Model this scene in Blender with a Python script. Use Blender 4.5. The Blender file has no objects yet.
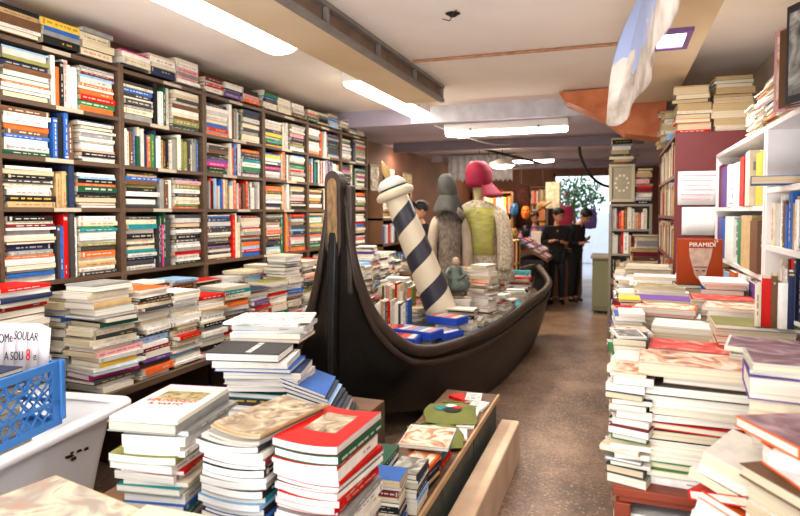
import bpy, bmesh, math, random
from mathutils import Vector, Matrix, Euler
from math import pi, sin, cos, radians as R

SC = bpy.context.scene
COL = SC.collection

# ------------------------------------------------------------------ camera
cam_d = bpy.data.cameras.new('camera')
cam_d.sensor_width = 36.0
cam_d.lens = 27.0
cam_d.shift_y = -0.0287
cam_d.clip_start = 0.05
cam_d.dof.use_dof = True
cam_d.dof.focus_distance = 2.9
cam_d.dof.aperture_fstop = 2.8
cam = bpy.data.objects.new('camera', cam_d)
COL.objects.link(cam)
cam.location = (0, 0, 1.63)
cam.rotation_euler = (R(90 - 2.2), 0, math.atan(218 / 600))
SC.camera = cam

# ------------------------------------------------------------------ world, exposure, large lights
SC.view_settings.view_transform = 'Standard'
SC.view_settings.look = 'None'
SC.view_settings.gamma = 1.0
SC.view_settings.use_curve_mapping = False
SC.view_settings.exposure = 0.2
world = bpy.data.worlds.new('daylight')
SC.world = world
world.use_nodes = True
bg = world.node_tree.nodes['Background']
bg.inputs[0].default_value = (0.80, 0.88, 1.0, 1)
bg.inputs[1].default_value = 2.2


def area(name, loc, rot, sx, sy, power, col):
    d = bpy.data.lights.new(name, 'AREA')
    d.shape = 'RECTANGLE'
    d.size, d.size_y, d.energy, d.color = sx, sy, power, col
    o = bpy.data.objects.new(name, d)
    o.location, o.rotation_euler = loc, rot
    COL.objects.link(o)
    return o


# out-of-view fluorescent fittings of the shop, and an added ceiling fill
area('tube_light_entrance', (-0.9, -0.6, 2.7), (R(18), 0, 0), 1.6, 0.5, 45, (1.0, 0.96, 0.91))
area('ceiling_fill_light', (-1.0, -1.3, 0.7), (R(153), 0, 0), 3.2, 1.2, 150, (0.95, 0.97, 1.0))  # added low uplight that brightens the ceiling, not a shop fitting
area('tube_light_counter', (0.22, 1.3, 2.72), (0, R(8), R(0)), 0.25, 1.3, 85, (1.0, 0.96, 0.92))

# ------------------------------------------------------------------ helpers


def lin(h):
    h = h.lstrip('#')
    out = []
    for i in (0, 2, 4):
        c = int(h[i:i + 2], 16) / 255
        out.append(c / 12.92 if c <= 0.04045 else ((c + 0.055) / 1.055) ** 2.4)
    return (out[0], out[1], out[2], 1.0)


def nodes(m):
    m.use_nodes = True
    nt = m.node_tree
    return nt, nt.nodes['Principled BSDF']


def mat(name, col, rough=0.6, metal=0.0, var=0.0, scale=8.0, col2=None, bump=0.0, bscale=60.0, stretch=None, spec=0.3, detail=5.0):
    """principled surface with noise-driven variation between two own colours"""
    m = bpy.data.materials.new(name)
    nt, b = nodes(m)
    b.inputs['Roughness'].default_value = rough
    b.inputs['Metallic'].default_value = metal
    b.inputs['Specular IOR Level'].default_value = spec
    c1 = lin(col)
    tc = nt.nodes.new('ShaderNodeTexCoord')
    mp = nt.nodes.new('ShaderNodeMapping')
    nt.links.new(tc.outputs['Object'], mp.inputs[0])
    if stretch:
        mp.inputs['Scale'].default_value = stretch
    c2 = lin(col2) if col2 else tuple(max(0, x * (1 - var)) for x in c1[:3]) + (1,)
    n = nt.nodes.new('ShaderNodeTexNoise')
    n.inputs['Scale'].default_value = scale
    n.inputs['Detail'].default_value = detail
    nt.links.new(mp.outputs[0], n.inputs['Vector'])
    r = nt.nodes.new('ShaderNodeValToRGB')
    r.color_ramp.elements[0].position = 0.32
    r.color_ramp.elements[1].position = 0.68
    r.color_ramp.elements[0].color = c2
    r.color_ramp.elements[1].color = c1
    nt.links.new(n.outputs[0], r.inputs[0])
    nt.links.new(r.outputs[0], b.inputs['Base Color'])
    if bump:
        n2 = nt.nodes.new('ShaderNodeTexNoise')
        n2.inputs['Scale'].default_value = bscale
        n2.inputs['Detail'].default_value = 4
        nt.links.new(mp.outputs[0], n2.inputs['Vector'])
        bp = nt.nodes.new('ShaderNodeBump')
        bp.inputs['Strength'].default_value = bump
        bp.inputs['Distance'].default_value = 0.01
        nt.links.new(n2.outputs[0], bp.inputs['Height'])
        nt.links.new(bp.outputs[0], b.inputs['Normal'])
    return m


def emit(name, col, strength):
    m = bpy.data.materials.new(name)
    nt, b = nodes(m)
    b.inputs['Base Color'].default_value = lin(col)
    b.inputs['Emission Color'].default_value = lin(col)
    b.inputs['Emission Strength'].default_value = strength
    return m


def tag(o, label=None, cat=None, group=None, kind=None):
    if label:
        o['label'] = label
    if cat:
        o['category'] = cat
    if group:
        o['group'] = group
    if kind:
        o['kind'] = kind
    return o


def empty(name, loc, label, cat, group=None, rz=0.0):
    o = bpy.data.objects.new(name, None)
    COL.objects.link(o)
    o.location = loc
    o.rotation_euler = (0, 0, rz)
    return tag(o, label, cat, group)


class G:
    """collects faces with a material slot and a colour each; build() links ONE mesh object"""

    def __init__(self):
        self.v, self.f, self.c, self.m = [], [], [], []

    def face(self, pts, col=(1, 1, 1, 1), m=0):
        n = len(self.v)
        self.v.extend(tuple(p) for p in pts)
        self.f.append(tuple(range(n, n + len(pts))))
        self.c.append(col)
        self.m.append(m)

    def mesh(self, verts, faces, col=(1, 1, 1, 1), m=0):
        n = len(self.v)
        self.v.extend(tuple(p) for p in verts)
        for f in faces:
            self.f.append(tuple(i + n for i in f))
            self.c.append(col)
            self.m.append(m)

    def box(self, x0, y0, z0, x1, y1, z1, m=0, col=(1, 1, 1, 1), M=None):
        v = [(x0, y0, z0), (x1, y0, z0), (x1, y1, z0), (x0, y1, z0), (x0, y0, z1), (x1, y0, z1), (x1, y1, z1), (x0, y1, z1)]
        if M is not None:
            v = [M @ Vector(p) for p in v]
        self.mesh(v, [(0, 3, 2, 1), (4, 5, 6, 7), (0, 1, 5, 4), (1, 2, 6, 5), (2, 3, 7, 6), (3, 0, 4, 7)], col, m)
        return self

    def bar(self, a, b, w, h=None, m=0, up=(0, 0, 1)):
        a, b = Vector(a), Vector(b)
        h = h or w
        d = (b - a).normalized()
        u = Vector(up)
        if abs(d.dot(u)) > 0.98:
            u = Vector((1, 0, 0))
        s = d.cross(u).normalized()
        t = s.cross(d).normalized()
        v = []
        for p in (a, b):
            for i, j in ((-1, -1), (1, -1), (1, 1), (-1, 1)):
                v.append(p + s * (i * w / 2) + t * (j * h / 2))
        self.mesh(v, [(3, 2, 1, 0), (4, 5, 6, 7), (0, 1, 5, 4), (1, 2, 6, 5), (2, 3, 7, 6), (3, 0, 4, 7)], m=m)
        return self

    def tube(self, pts, rad, n=8, m=0, cap=True, flat=1.0):
        """swept round bar; rad is a number or one radius per point"""
        pts = [Vector(p) for p in pts]
        rr = rad if isinstance(rad, (list, tuple)) else [rad] * len(pts)
        base = len(self.v)
        prev = None
        for i, p in enumerate(pts):
            d = (pts[min(i + 1, len(pts) - 1)] - pts[max(i - 1, 0)]).normalized()
            if prev is None:
                u = Vector((0, 0, 1)) if abs(d.z) < 0.9 else Vector((1, 0, 0))
            else:
                u = prev
            s = d.cross(u).normalized()
            t = s.cross(d).normalized()
            prev = t
            for k in range(n):
                a = 2 * pi * k / n
                self.v.append(tuple(p + s * (cos(a) * rr[i]) + t * (sin(a) * rr[i] * flat)))
        for i in range(len(pts) - 1):
            for k in range(n):
                a, b = base + i * n + k, base + i * n + (k + 1) % n
                self.f.append((a, b, b + n, a + n))
                self.c.append((1, 1, 1, 1))
                self.m.append(m)
        if cap:
            self.f.append(tuple(base + k for k in reversed(range(n))))
            self.f.append(tuple(base + (len(pts) - 1) * n + k for k in range(n)))
            self.c += [(1, 1, 1, 1)] * 2
            self.m += [m, m]
        return self

    def lathe(self, prof, n=24, m=0, sx=1.0, sy=1.0, M=None):
        """prof: (radius, z) pairs, or (rx, ry, cx, cy, z) rings"""
        base = len(self.v)
        for p in prof:
            if len(p) == 2:
                rx, ry, cx, cy, z = p[0] * sx, p[0] * sy, 0, 0, p[1]
            else:
                rx, ry, cx, cy, z = p
            for k in range(n):
                a = 2 * pi * k / n
                q = Vector((cx + rx * cos(a), cy + ry * sin(a), z))
                if M is not None:
                    q = M @ q
                self.v.append(tuple(q))
        for i in range(len(prof) - 1):
            for k in range(n):
                a, b = base + i * n + k, base + i * n + (k + 1) % n
                self.f.append((a, b, b + n, a + n))
                self.c.append((1, 1, 1, 1))
                self.m.append(m)
        self.f.append(tuple(base + k for k in reversed(range(n))))
        self.f.append(tuple(base + (len(prof) - 1) * n + k for k in range(n)))
        self.c += [(1, 1, 1, 1)] * 2
        self.m += [m, m]
        return self

    def build(self, name, mats, parent=None, smooth=False, col=False, loc=None):
        me = bpy.data.meshes.new(name)
        me.from_pydata(self.v, [], self.f)
        for mt in (mats if isinstance(mats, (list, tuple)) else [mats]):
            me.materials.append(mt)
        me.polygons.foreach_set('material_index', self.m)
        if smooth:
            me.polygons.foreach_set('use_smooth', [True] * len(self.f))
        if col:
            at = me.attributes.new('Col', 'FLOAT_COLOR', 'CORNER')
            flat = []
            for f, c in zip(self.f, self.c):
                for _ in f:
                    flat.extend(c)
            at.data.foreach_set('color', flat)
        me.update()
        o = bpy.data.objects.new(name, me)
        COL.objects.link(o)
        if parent is not None:
            o.parent = parent
        if loc is not None:
            o.location = loc
        return o


def bevel(o, w=0.004, n=2):
    md = o.modifiers.new('soft_edge', 'BEVEL')
    md.width, md.segments, md.limit_method = w, n, 'ANGLE'
    return o


def struct(g, name, mats, **k):
    o = g.build(name, mats, **k)
    o['kind'] = 'structure'
    return o


def spline(pts, n):
    """Catmull-Rom through the points, n steps per span"""
    P = [Vector(p) for p in pts]
    out = []
    for i in range(len(P) - 1):
        p0, p1, p2, p3 = P[max(i - 1, 0)], P[i], P[i + 1], P[min(i + 2, len(P) - 1)]
        for k in range(n):
            t = k / n
            out.append(0.5 * ((2 * p1) + (p2 - p0) * t + (2 * p0 - 5 * p1 + 4 * p2 - p3) * t * t + (3 * p1 - p0 - 3 * p2 + p3) * t ** 3))
    out.append(P[-1])
    return out


def text(body, size, material, M, parent, name='lettering', extrude=0.0004, align='CENTER', bold=0.0):
    c = bpy.data.curves.new(name, 'FONT')
    c.body, c.size, c.extrude, c.offset = body, size, extrude, bold
    c.align_x, c.align_y = align, 'CENTER'
    c.materials.append(material)
    tmp = bpy.data.objects.new(name, c)
    COL.objects.link(tmp)
    me = bpy.data.meshes.new_from_object(tmp.evaluated_get(bpy.context.evaluated_depsgraph_get()))
    bpy.data.objects.remove(tmp)
    o = bpy.data.objects.new(name, me)
    COL.objects.link(o)
    o.parent = parent
    o.matrix_basis = M
    return o


def frame(xa, ya, za, loc=(0, 0, 0)):
    """matrix from three axes"""
    M = Matrix.Identity(4)
    for i, a in enumerate((xa, ya, za)):
        for j in range(3):
            M[j][i] = a[j]
    M.translation = Vector(loc)
    return M


# ------------------------------------------------------------------ shared materials
def attr_mat(name, rough, spec=0.4, noise=0.12):
    m = bpy.data.materials.new(name)
    nt, b = nodes(m)
    a = nt.nodes.new('ShaderNodeAttribute')
    a.attribute_name = 'Col'
    tc = nt.nodes.new('ShaderNodeTexCoord')
    n = nt.nodes.new('ShaderNodeTexNoise')
    n.inputs['Scale'].default_value = 25
    n.inputs['Detail'].default_value = 6
    nt.links.new(tc.outputs['Object'], n.inputs['Vector'])
    mr = nt.nodes.new('ShaderNodeMapRange')
    mr.inputs['From Min'].default_value, mr.inputs['From Max'].default_value = 0.3, 0.7
    mr.inputs['To Min'].default_value, mr.inputs['To Max'].default_value = 1 - noise, 1 + noise * 0.6
    nt.links.new(n.outputs[0], mr.inputs[0])
    mx = nt.nodes.new('ShaderNodeMix')
    mx.data_type = 'RGBA'
    mx.blend_type = 'MULTIPLY'
    mx.inputs[0].default_value = 1.0
    nt.links.new(a.outputs['Color'], mx.inputs[6])
    nt.links.new(mr.outputs[0], mx.inputs[7])
    nt.links.new(mx.outputs[2], b.inputs['Base Color'])
    b.inputs['Roughness'].default_value = rough
    b.inputs['Specular IOR Level'].default_value = spec
    return m


def page_mat():
    m = bpy.data.materials.new('paper_page_edges')
    nt, b = nodes(m)
    a = nt.nodes.new('ShaderNodeAttribute')
    a.attribute_name = 'Col'
    tc = nt.nodes.new('ShaderNodeTexCoord')
    mp = nt.nodes.new('ShaderNodeMapping')
    mp.inputs['Scale'].default_value = (1.5, 1.5, 420)
    nt.links.new(tc.outputs['Object'], mp.inputs[0])
    n = nt.nodes.new('ShaderNodeTexNoise')
    n.inputs['Scale'].default_value = 1.0
    n.inputs['Detail'].default_value = 3
    nt.links.new(mp.outputs[0], n.inputs['Vector'])
    mr = nt.nodes.new('ShaderNodeMapRange')
    mr.inputs['From Min'].default_value, mr.inputs['From Max'].default_value = 0.35, 0.65
    mr.inputs['To Min'].default_value, mr.inputs['To Max'].default_value = 0.72, 1.04
    nt.links.new(n.outputs[0], mr.inputs[0])
    mx = nt.nodes.new('ShaderNodeMix')
    mx.data_type = 'RGBA'
    mx.blend_type = 'MULTIPLY'
    mx.inputs[0].default_value = 1.0
    nt.links.new(a.outputs['Color'], mx.inputs[6])
    nt.links.new(mr.outputs[0], mx.inputs[7])
    nt.links.new(mx.outputs[2], b.inputs['Base Color'])
    b.inputs['Roughness'].default_value = 0.85
    b.inputs['Specular IOR Level'].default_value = 0.2
    return m


def art_mat(name, cols, scale=9.0, rough=0.55, dist=1.5):
    m = bpy.data.materials.new(name)
    nt, b = nodes(m)
    tc = nt.nodes.new('ShaderNodeTexCoord')
    n = nt.nodes.new('ShaderNodeTexNoise')
    n.inputs['Scale'].default_value = scale
    n.inputs['Detail'].default_value = 6
    n.inputs['Distortion'].default_value = dist
    nt.links.new(tc.outputs['Object'], n.inputs['Vector'])
    r = nt.nodes.new('ShaderNodeValToRGB')
    e = r.color_ramp.elements
    e[0].position, e[1].position = 0.3, 0.7
    e[0].color, e[1].color = lin(cols[0]), lin(cols[-1])
    for i, c in enumerate(cols[1:-1]):
        x = e.new(0.3 + 0.4 * (i + 1) / (len(cols) - 1))
        x.color = lin(c)
    nt.links.new(n.outputs[0], r.inputs[0])
    nt.links.new(r.outputs[0], b.inputs['Base Color'])
    b.inputs['Roughness'].default_value = rough
    b.inputs['Specular IOR Level'].default_value = 0.12
    return m


M_COVER = attr_mat('printed_book_cover', 0.55, 0.12)
M_PAGE = page_mat()
ART = {
    'photo': art_mat('printed_photo_grey', ['2e2b28', '8a857c', 'd8d2c6']),
    'warm': art_mat('printed_photo_warm', ['7d3a2a', 'c98d6a', 'f0dcc4', 'd9c9b8']),
    'sepia': art_mat('printed_drawing_sepia', ['5a4a3a', 'a8957c', 'd8ccb8'], 14),
    'red': art_mat('printed_cover_red', ['a51f24', 'd8493c', 'efb9a0'], 7),
    'city': art_mat('printed_town_view', ['2a281f', '7a6a3c', 'b0a078', '6a7a80'], 30),
    'violet': art_mat('printed_photo_violet', ['4a3038', '8d6a72', 'c8b8bc'], 6),
    'news': art_mat('printed_newsprint', ['6d6d6d', 'c9c8c4', 'eeeeea'], 16),
    'marble': art_mat('printed_marble_paper', ['7a4a34', 'd2c4ae', '9c948c', 'b8805c'], 7, dist=1.2),
}
M_WOOD_DARK = mat('dark_stained_wood', '5a4433', 0.55, var=0.35, scale=3, stretch=(1, 1, 8))
M_WOOD = mat('worn_brown_wood', '6e4b30', 0.6, var=0.3, scale=4, stretch=(1, 6, 1))
M_WOOD_LIGHT = mat('pale_raw_plank', 'd0a87c', 0.7, var=0.22, scale=5, stretch=(6, 1, 6), bump=0.05)
M_WHITE = mat('white_laminate', 'efe9e2', 0.35, var=0.05)
M_PAPER = mat('white_paper', 'f3efe8', 0.8, var=0.04)
M_BLACK = mat('black_print', '191919', 0.6)
M_RED = mat('red_print', 'd4180c', 0.7, spec=0.1)
M_WHITEPRINT = mat('white_print', 'f4f0e8', 0.5)
# ------------------------------------------------------------------ the room
def floor_mat():
    m = bpy.data.materials.new('worn_speckled_floor')
    nt, b = nodes(m)
    tc = nt.nodes.new('ShaderNodeTexCoord')
    n = nt.nodes.new('ShaderNodeTexNoise')
    n.inputs['Scale'].default_value = 1.6
    n.inputs['Detail'].default_value = 8
    n.inputs['Roughness'].default_value = 0.7
    nt.links.new(tc.outputs['Object'], n.inputs['Vector'])
    r = nt.nodes.new('ShaderNodeValToRGB')
    r.color_ramp.elements[0].position, r.color_ramp.elements[1].position = 0.36, 0.66
    r.color_ramp.elements[0].color, r.color_ramp.elements[1].color = lin('5f4c3f'), lin('a3866e')
    nt.links.new(n.outputs[0], r.inputs[0])
    v = nt.nodes.new('ShaderNodeTexVoronoi')
    v.inputs['Scale'].default_value = 85
    nt.links.new(tc.outputs['Object'], v.inputs['Vector'])
    r2 = nt.nodes.new('ShaderNodeValToRGB')
    r2.color_ramp.interpolation = 'CONSTANT'
    e = r2.color_ramp.elements
    e[0].position, e[0].color = 0.0, (0, 0, 0, 1)
    e[1].position, e[1].color = 0.62, (1, 1, 1, 1)
    sep = nt.nodes.new('ShaderNodeSeparateColor')
    nt.links.new(v.outputs['Color'], sep.inputs[0])
    nt.links.new(sep.outputs[0], r2.inputs[0])
    r3 = nt.nodes.new('ShaderNodeValToRGB')
    r3.color_ramp.elements[0].color, r3.color_ramp.elements[1].color = lin('46332a'), lin('d2b498')
    x = r3.color_ramp.elements.new(0.5)
    x.color = lin('8a5a46')
    nt.links.new(sep.outputs[1], r3.inputs[0])
    mul = nt.nodes.new('ShaderNodeMath')
    mul.operation = 'MULTIPLY'
    mul.inputs[1].default_value = 0.5
    nt.links.new(r2.outputs[0], mul.inputs[0])
    mx = nt.nodes.new('ShaderNodeMix')
    mx.data_type = 'RGBA'
    nt.links.new(mul.outputs[0], mx.inputs[0])
    nt.links.new(r.outputs[0], mx.inputs[6])
    nt.links.new(r3.outputs[0], mx.inputs[7])
    nt.links.new(mx.outputs[2], b.inputs['Base Color'])
    b.inputs['Roughness'].default_value = 0.42
    b.inputs['Specular IOR Level'].default_value = 0.35
    return m


M_CEIL = mat('old_cream_plaster', 'f3ece3', 0.85, scale=0.9, col2='e6d9c8', bump=0.06, bscale=18)
M_CEIL_BACK = mat('grey_plaster_daylight_tint', 'b4abb8', 0.85, scale=0.8, col2='9a90a2')  # purplish tint of the daylight is put into this plaster colour
M_BEAM = mat('cream_painted_boxing', 'e2cfae', 0.7, scale=1.2, col2='d2b88e')
M_WALL = mat('dim_brown_wall', '6b4636', 0.8, scale=1.2, col2='4a3028')
M_WALL_PALE = mat('pale_wall_plaster', 'cfc2b2', 0.8, scale=1.2, col2='b8a896')
M_STEEL = mat('grey_painted_steel', '8a837c', 0.5, metal=0.1, var=0.2)

struct(G().box(-3.6, -1.6, -0.1, 1.5, 15.2, 0.0), 'floor', floor_mat())
g = G()
g.box(-3.6, -1.6, 2.8, 1.5, 6.45, 2.95)
struct(g, 'ceiling', M_CEIL)
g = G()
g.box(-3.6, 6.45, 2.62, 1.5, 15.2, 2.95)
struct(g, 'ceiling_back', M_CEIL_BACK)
struct(G().box(-3.6, -1.6, 0, -3.28, 15.2, 2.95), 'wall_left', M_WALL)
struct(G().box(1.05, -1.6, 0, 1.5, 15.2, 2.95), 'wall_right', M_WALL_PALE)
g = G()                                                    # end wall with the wide shop doorway
g.box(-3.6, 14.2, 0, -1.42, 14.4, 2.95)
g.box(-0.1, 14.2, 0, 1.5, 14.4, 2.95)
g.box(-1.42, 14.2, 2.5, -0.1, 14.4, 2.95)
struct(g, 'wall_back', M_WALL)
g = G()
for x in (-1.42, -0.16):
    g.box(x, 14.18, 0, x + 0.06, 14.26, 2.5)
g.box(-1.42, 14.18, 2.44, -0.1, 14.26, 2.5)
struct(g, 'door_1', M_WOOD_DARK)
struct(G().box(-1.92, -1.6, 2.66, -1.58, 5.44, 2.8), 'trim_1', M_BEAM)      # shallow boxed duct under the ceiling
struct(G().box(0.12, -1.6, 2.62, 0.455, 5.9, 2.8), 'trim_2', M_BEAM)
struct(G().box(-2.2, 6.41, 2.62, 1.05, 6.45, 2.8), 'trim_3', mat('blue_grey_plaster', 'c9cacf', 0.8, col2='b4b2b6'))

# steel ladder frame that edges the duct
lf = empty('steel_ladder_frame', (-1.555, 0.6, 2.66), 'grey steel ladder frame edging the ceiling duct between the two lamps', 'frame')
G().box(-0.015, -1.6, -0.012, 0.025, 4.82, 0.018).build('lower_rail', M_STEEL, lf)
G().box(-0.015, -1.6, 0.112, 0.025, 4.82, 0.138).build('upper_rail', M_STEEL, lf)
for k in range(9):
    y = 4.8 - k * 0.78
    if y > -1.6:
        G().box(-0.01, y - 0.015, 0.018, 0.018, y + 0.015, 0.112).build('rung', M_STEEL, lf)
G().box(-0.024, -1.6, 0.018, -0.016, 4.8, 0.112).build('back_sheet', mat('brown_sheet', '8c7664', 0.7, var=0.3), lf)

# rusty pipe across the ceiling
pp = G().tube([(-1.5, 4.42, 2.786), (-0.7, 4.43, 2.786), (0.11, 4.44, 2.786)], 0.012, 8).build('ceiling_pipe', mat('rusty_pipe', 'b9825a', 0.6, var=0.4, scale=20))
tag(pp, 'thin rusty pipe running across the cream ceiling', 'pipe')
# dark damp mark and smudgy hole, shaped as a plate with wires
hk = empty('ceiling_hole', (-0.93, 3.47, 2.8), 'blackened smudgy hole with frayed wires in the cream ceiling', 'hook')
G().lathe([(0.045, -0.004), (0.03, -0.008), (0.02, -0.02), (0.008, -0.024)], 12).build('plate', M_BLACK, hk)
for k in range(2):
    a = 2.2 + k * 2.6
    G().tube([(0.01 * cos(a), 0.01 * sin(a), -0.015), (0.05 * cos(a), 0.05 * sin(a), -0.03), (0.09 * cos(a + 0.4), 0.09 * sin(a + 0.4), -0.012)], 0.003, 5).build('wire', M_BLACK, hk)

# fluorescent batten lamps
M_TUBE = emit('lit_diffuser', 'fff4e4', 15.0)
M_HOUSING = mat('white_lamp_housing', 'e8e4da', 0.5, var=0.06)


def batten(loc, length, rz, label, light, col, w=0.10, name='batten_lamp'):
    t = empty(name, loc, label, 'lamp', 'fluorescent ceiling lamps', rz)
    h = length / 2
    hsg = bevel(G().box(-w, -h, -0.035, w, h, 0.05).build('housing', M_HOUSING, t), 0.008)
    prof = []
    for k in range(9):
        a = pi * k / 8
        prof.append((w * 0.93 * cos(a), -0.035 - 0.055 * sin(a) ** 0.7 if sin(a) > 1e-6 else -0.035))
    g = G()
    ys = [-h + 0.01, -h + 0.03, h - 0.03, h - 0.01]
    sc = [0.75, 1, 1, 0.75]
    rows = [[(x * s, y, -0.035 + (z + 0.035) * s) for x, z in prof] for y, s in zip(ys, sc)]
    for i in range(3):
        for k in range(8):
            g.face([rows[i][k], rows[i + 1][k], rows[i + 1][k + 1], rows[i][k + 1]])
    g.face(rows[0])
    g.face(list(reversed(rows[3])))
    g.build('diffuser', M_TUBE, t, smooth=False)
    for y in (-h * 0.55, h * 0.55):
        for sx in (-1, 1):
            G().box(sx * (w + 0.003) - 0.003, y - 0.012, -0.045, sx * (w + 0.003) + 0.003, y + 0.012, -0.01).build('clip', M_STEEL, hsg)
    d = bpy.data.lights.new('lamp_light', 'AREA')
    d.shape = 'RECTANGLE'
    d.size, d.size_y, d.energy, d.color = w * 1.6, length * 0.95, light, col
    d.spread = R(175)
    o = bpy.data.objects.new('lamp_light', d)
    o.parent = t
    o.location = (0, 0, -0.10)
    COL.objects.link(o)
    return t


WARM = (1.0, 0.95, 0.88)
batten((-2.085, 2.5, 2.749), 2.0, 0, 'long lit fluorescent lamp over the wall bookcase beside the ceiling duct', 20, WARM, 0.13)
batten((-2.07, 5.46, 2.749), 1.75, 0, 'lit fluorescent lamp at the end of the ceiling duct above the boat', 28, WARM, 0.12)
batten((-1.18, 6.62, 2.569), 1.35, pi / 2, 'lit fluorescent lamp set crosswise on the dropped grey ceiling edge', 34, (1, 0.97, 0.93), 0.07)

# recessed spotlight in the right-hand beam
t = empty('recessed_lamp', (0.27, 3.78, 2.62), 'square lit recessed lamp in a purple frame in the beam', 'lamp')
g = G()
for a in ((-.10, -.2, .10, -.15), (-.10, .15, .10, .2), (-.10, -.15, -.07, .15), (.07, -.15, .10, .15)):
    g.box(a[0], a[1], -0.02, a[2], a[3], 0)
g.build('frame', mat('purple_tinted_frame', '7a5a96', 0.4), t)
G().box(-0.07, -0.15, -0.012, 0.07, 0.15, -0.004).build('diffuser', emit('lit_square', 'fbeeff', 7.0), t)
d = bpy.data.lights.new('spot_light', 'AREA')
d.shape, d.size, d.size_y, d.energy, d.color = 'RECTANGLE', 0.14, 0.3, 26, (1, 0.94, 0.95)
o = bpy.data.objects.new('spot_light', d)
o.location, o.parent = (0, 0, -0.03), t
COL.objects.link(o)

# orange timber under the stair, beyond the right-hand beam
M_ORANGE = mat('orange_brown_timber', 'd07c48', 0.55, col2='b05a2c', scale=2, stretch=(3, 1, 3))
g = G()
pf = [(-0.55, 2.78), (0.4, 2.8), (0.4, 2.3), (0.05, 2.36), (-0.12, 2.5), (-0.5, 2.7)]
a = [(x, 5.98, z) for x, z in pf]
b = [(x, 6.4, z) for x, z in pf]
g.face(list(reversed(a)))
g.face(b)
for i in range(len(pf)):
    j = (i + 1) % len(pf)
    g.face([a[i], a[j], b[j], b[i]])
tag(g.build('stair_timber', M_ORANGE), 'orange-brown sloping stair timber under the ceiling behind the banner', 'timber')

# concrete kerb along the aisle and the floor gutter plank
kb = bevel(G().box(-0.06, -1.25, 0, 0.06, 1.3, 0.27).build('concrete_kerb', mat('pale_concrete', 'e6c8a8', 0.8, col2='d0ae8e', scale=5, bump=0.15, bscale=40), loc=(-0.645, 2.6, 0)), 0.012)
tag(kb, 'long pale concrete kerb block on the floor beside the aisle', 'kerb')
# ------------------------------------------------------------------ books
PAL = {
    'white': 'e6e1d7', 'cream': 'd9ccb0', 'pale grey': 'c3c0ba', 'grey': '8b8a86', 'charcoal': '3d3b3c', 'black': '1d1b1c',
    'navy': '27304e', 'blue': '2c5da8', 'sky blue': '8db4d8', 'teal': '1d7f84', 'green': '2d7c48', 'dark green': '1d4a31',
    'olive': '87874a', 'red': 'c0150f', 'burgundy': '6e1f28', 'orange': 'e2642a', 'yellow': 'e2ba3e', 'tan': 'bb9c6e',
    'brown': '69482f', 'pink': 'd99c9c', 'violet': '6c4b8c', 'magenta': 'c42c7c'}
LINP = {k: lin(v) for k, v in PAL.items()}
WALLW = dict(zip(PAL, (19, 15, 14, 10, 11, 11, 6, 4, 3, 2, 2, 3, 3, 6, 4, 5, 1, 6, 6, 2, 1, 1)))
PALEW = dict(zip(PAL, (40, 18, 12, 7, 6, 6, 3, 3, 2, 1, 2, 1, 2, 5, 2, 4, 1, 4, 2, 2, 1, 1)))
OLDW = dict(zip(PAL, (14, 26, 6, 4, 2, 3, 2, 1, 1, 1, 1, 1, 3, 3, 2, 3, 2, 26, 8, 2, 1, 0)))
MAGW = dict(zip(PAL, (46, 12, 14, 6, 6, 6, 3, 3, 3, 3, 1, 1, 2, 3, 2, 2, 1, 4, 1, 1, 1, 0)))
PAGES = [lin(x) for x in ('e2d8c4', 'e8e0d0', 'd8caac', 'ece6da', 'cebc9a', 'e4dccb')]
OLD_PAGES = [lin(x) for x in ('c9ae80', 'd8c298', 'bb9f70', 'e0cfab')]
ORD = ('first second third fourth fifth sixth seventh eighth ninth tenth eleventh twelfth thirteenth fourteenth fifteenth sixteenth '
       'seventeenth eighteenth nineteenth twentieth').split()


def nth(k):
    """k from 0"""
    if k < 20:
        return ORD[k]
    tens, u = divmod(k + 1, 10)
    w = ['', '', 'twent', 'thirt', 'fort', 'fift', 'sixt', 'sevent'][tens]
    return w + 'ieth' if u == 0 else w + 'y ' + ORD[u - 1]


def pick(rng, wts):
    return rng.choices(list(wts), list(wts.values()))[0]


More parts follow.
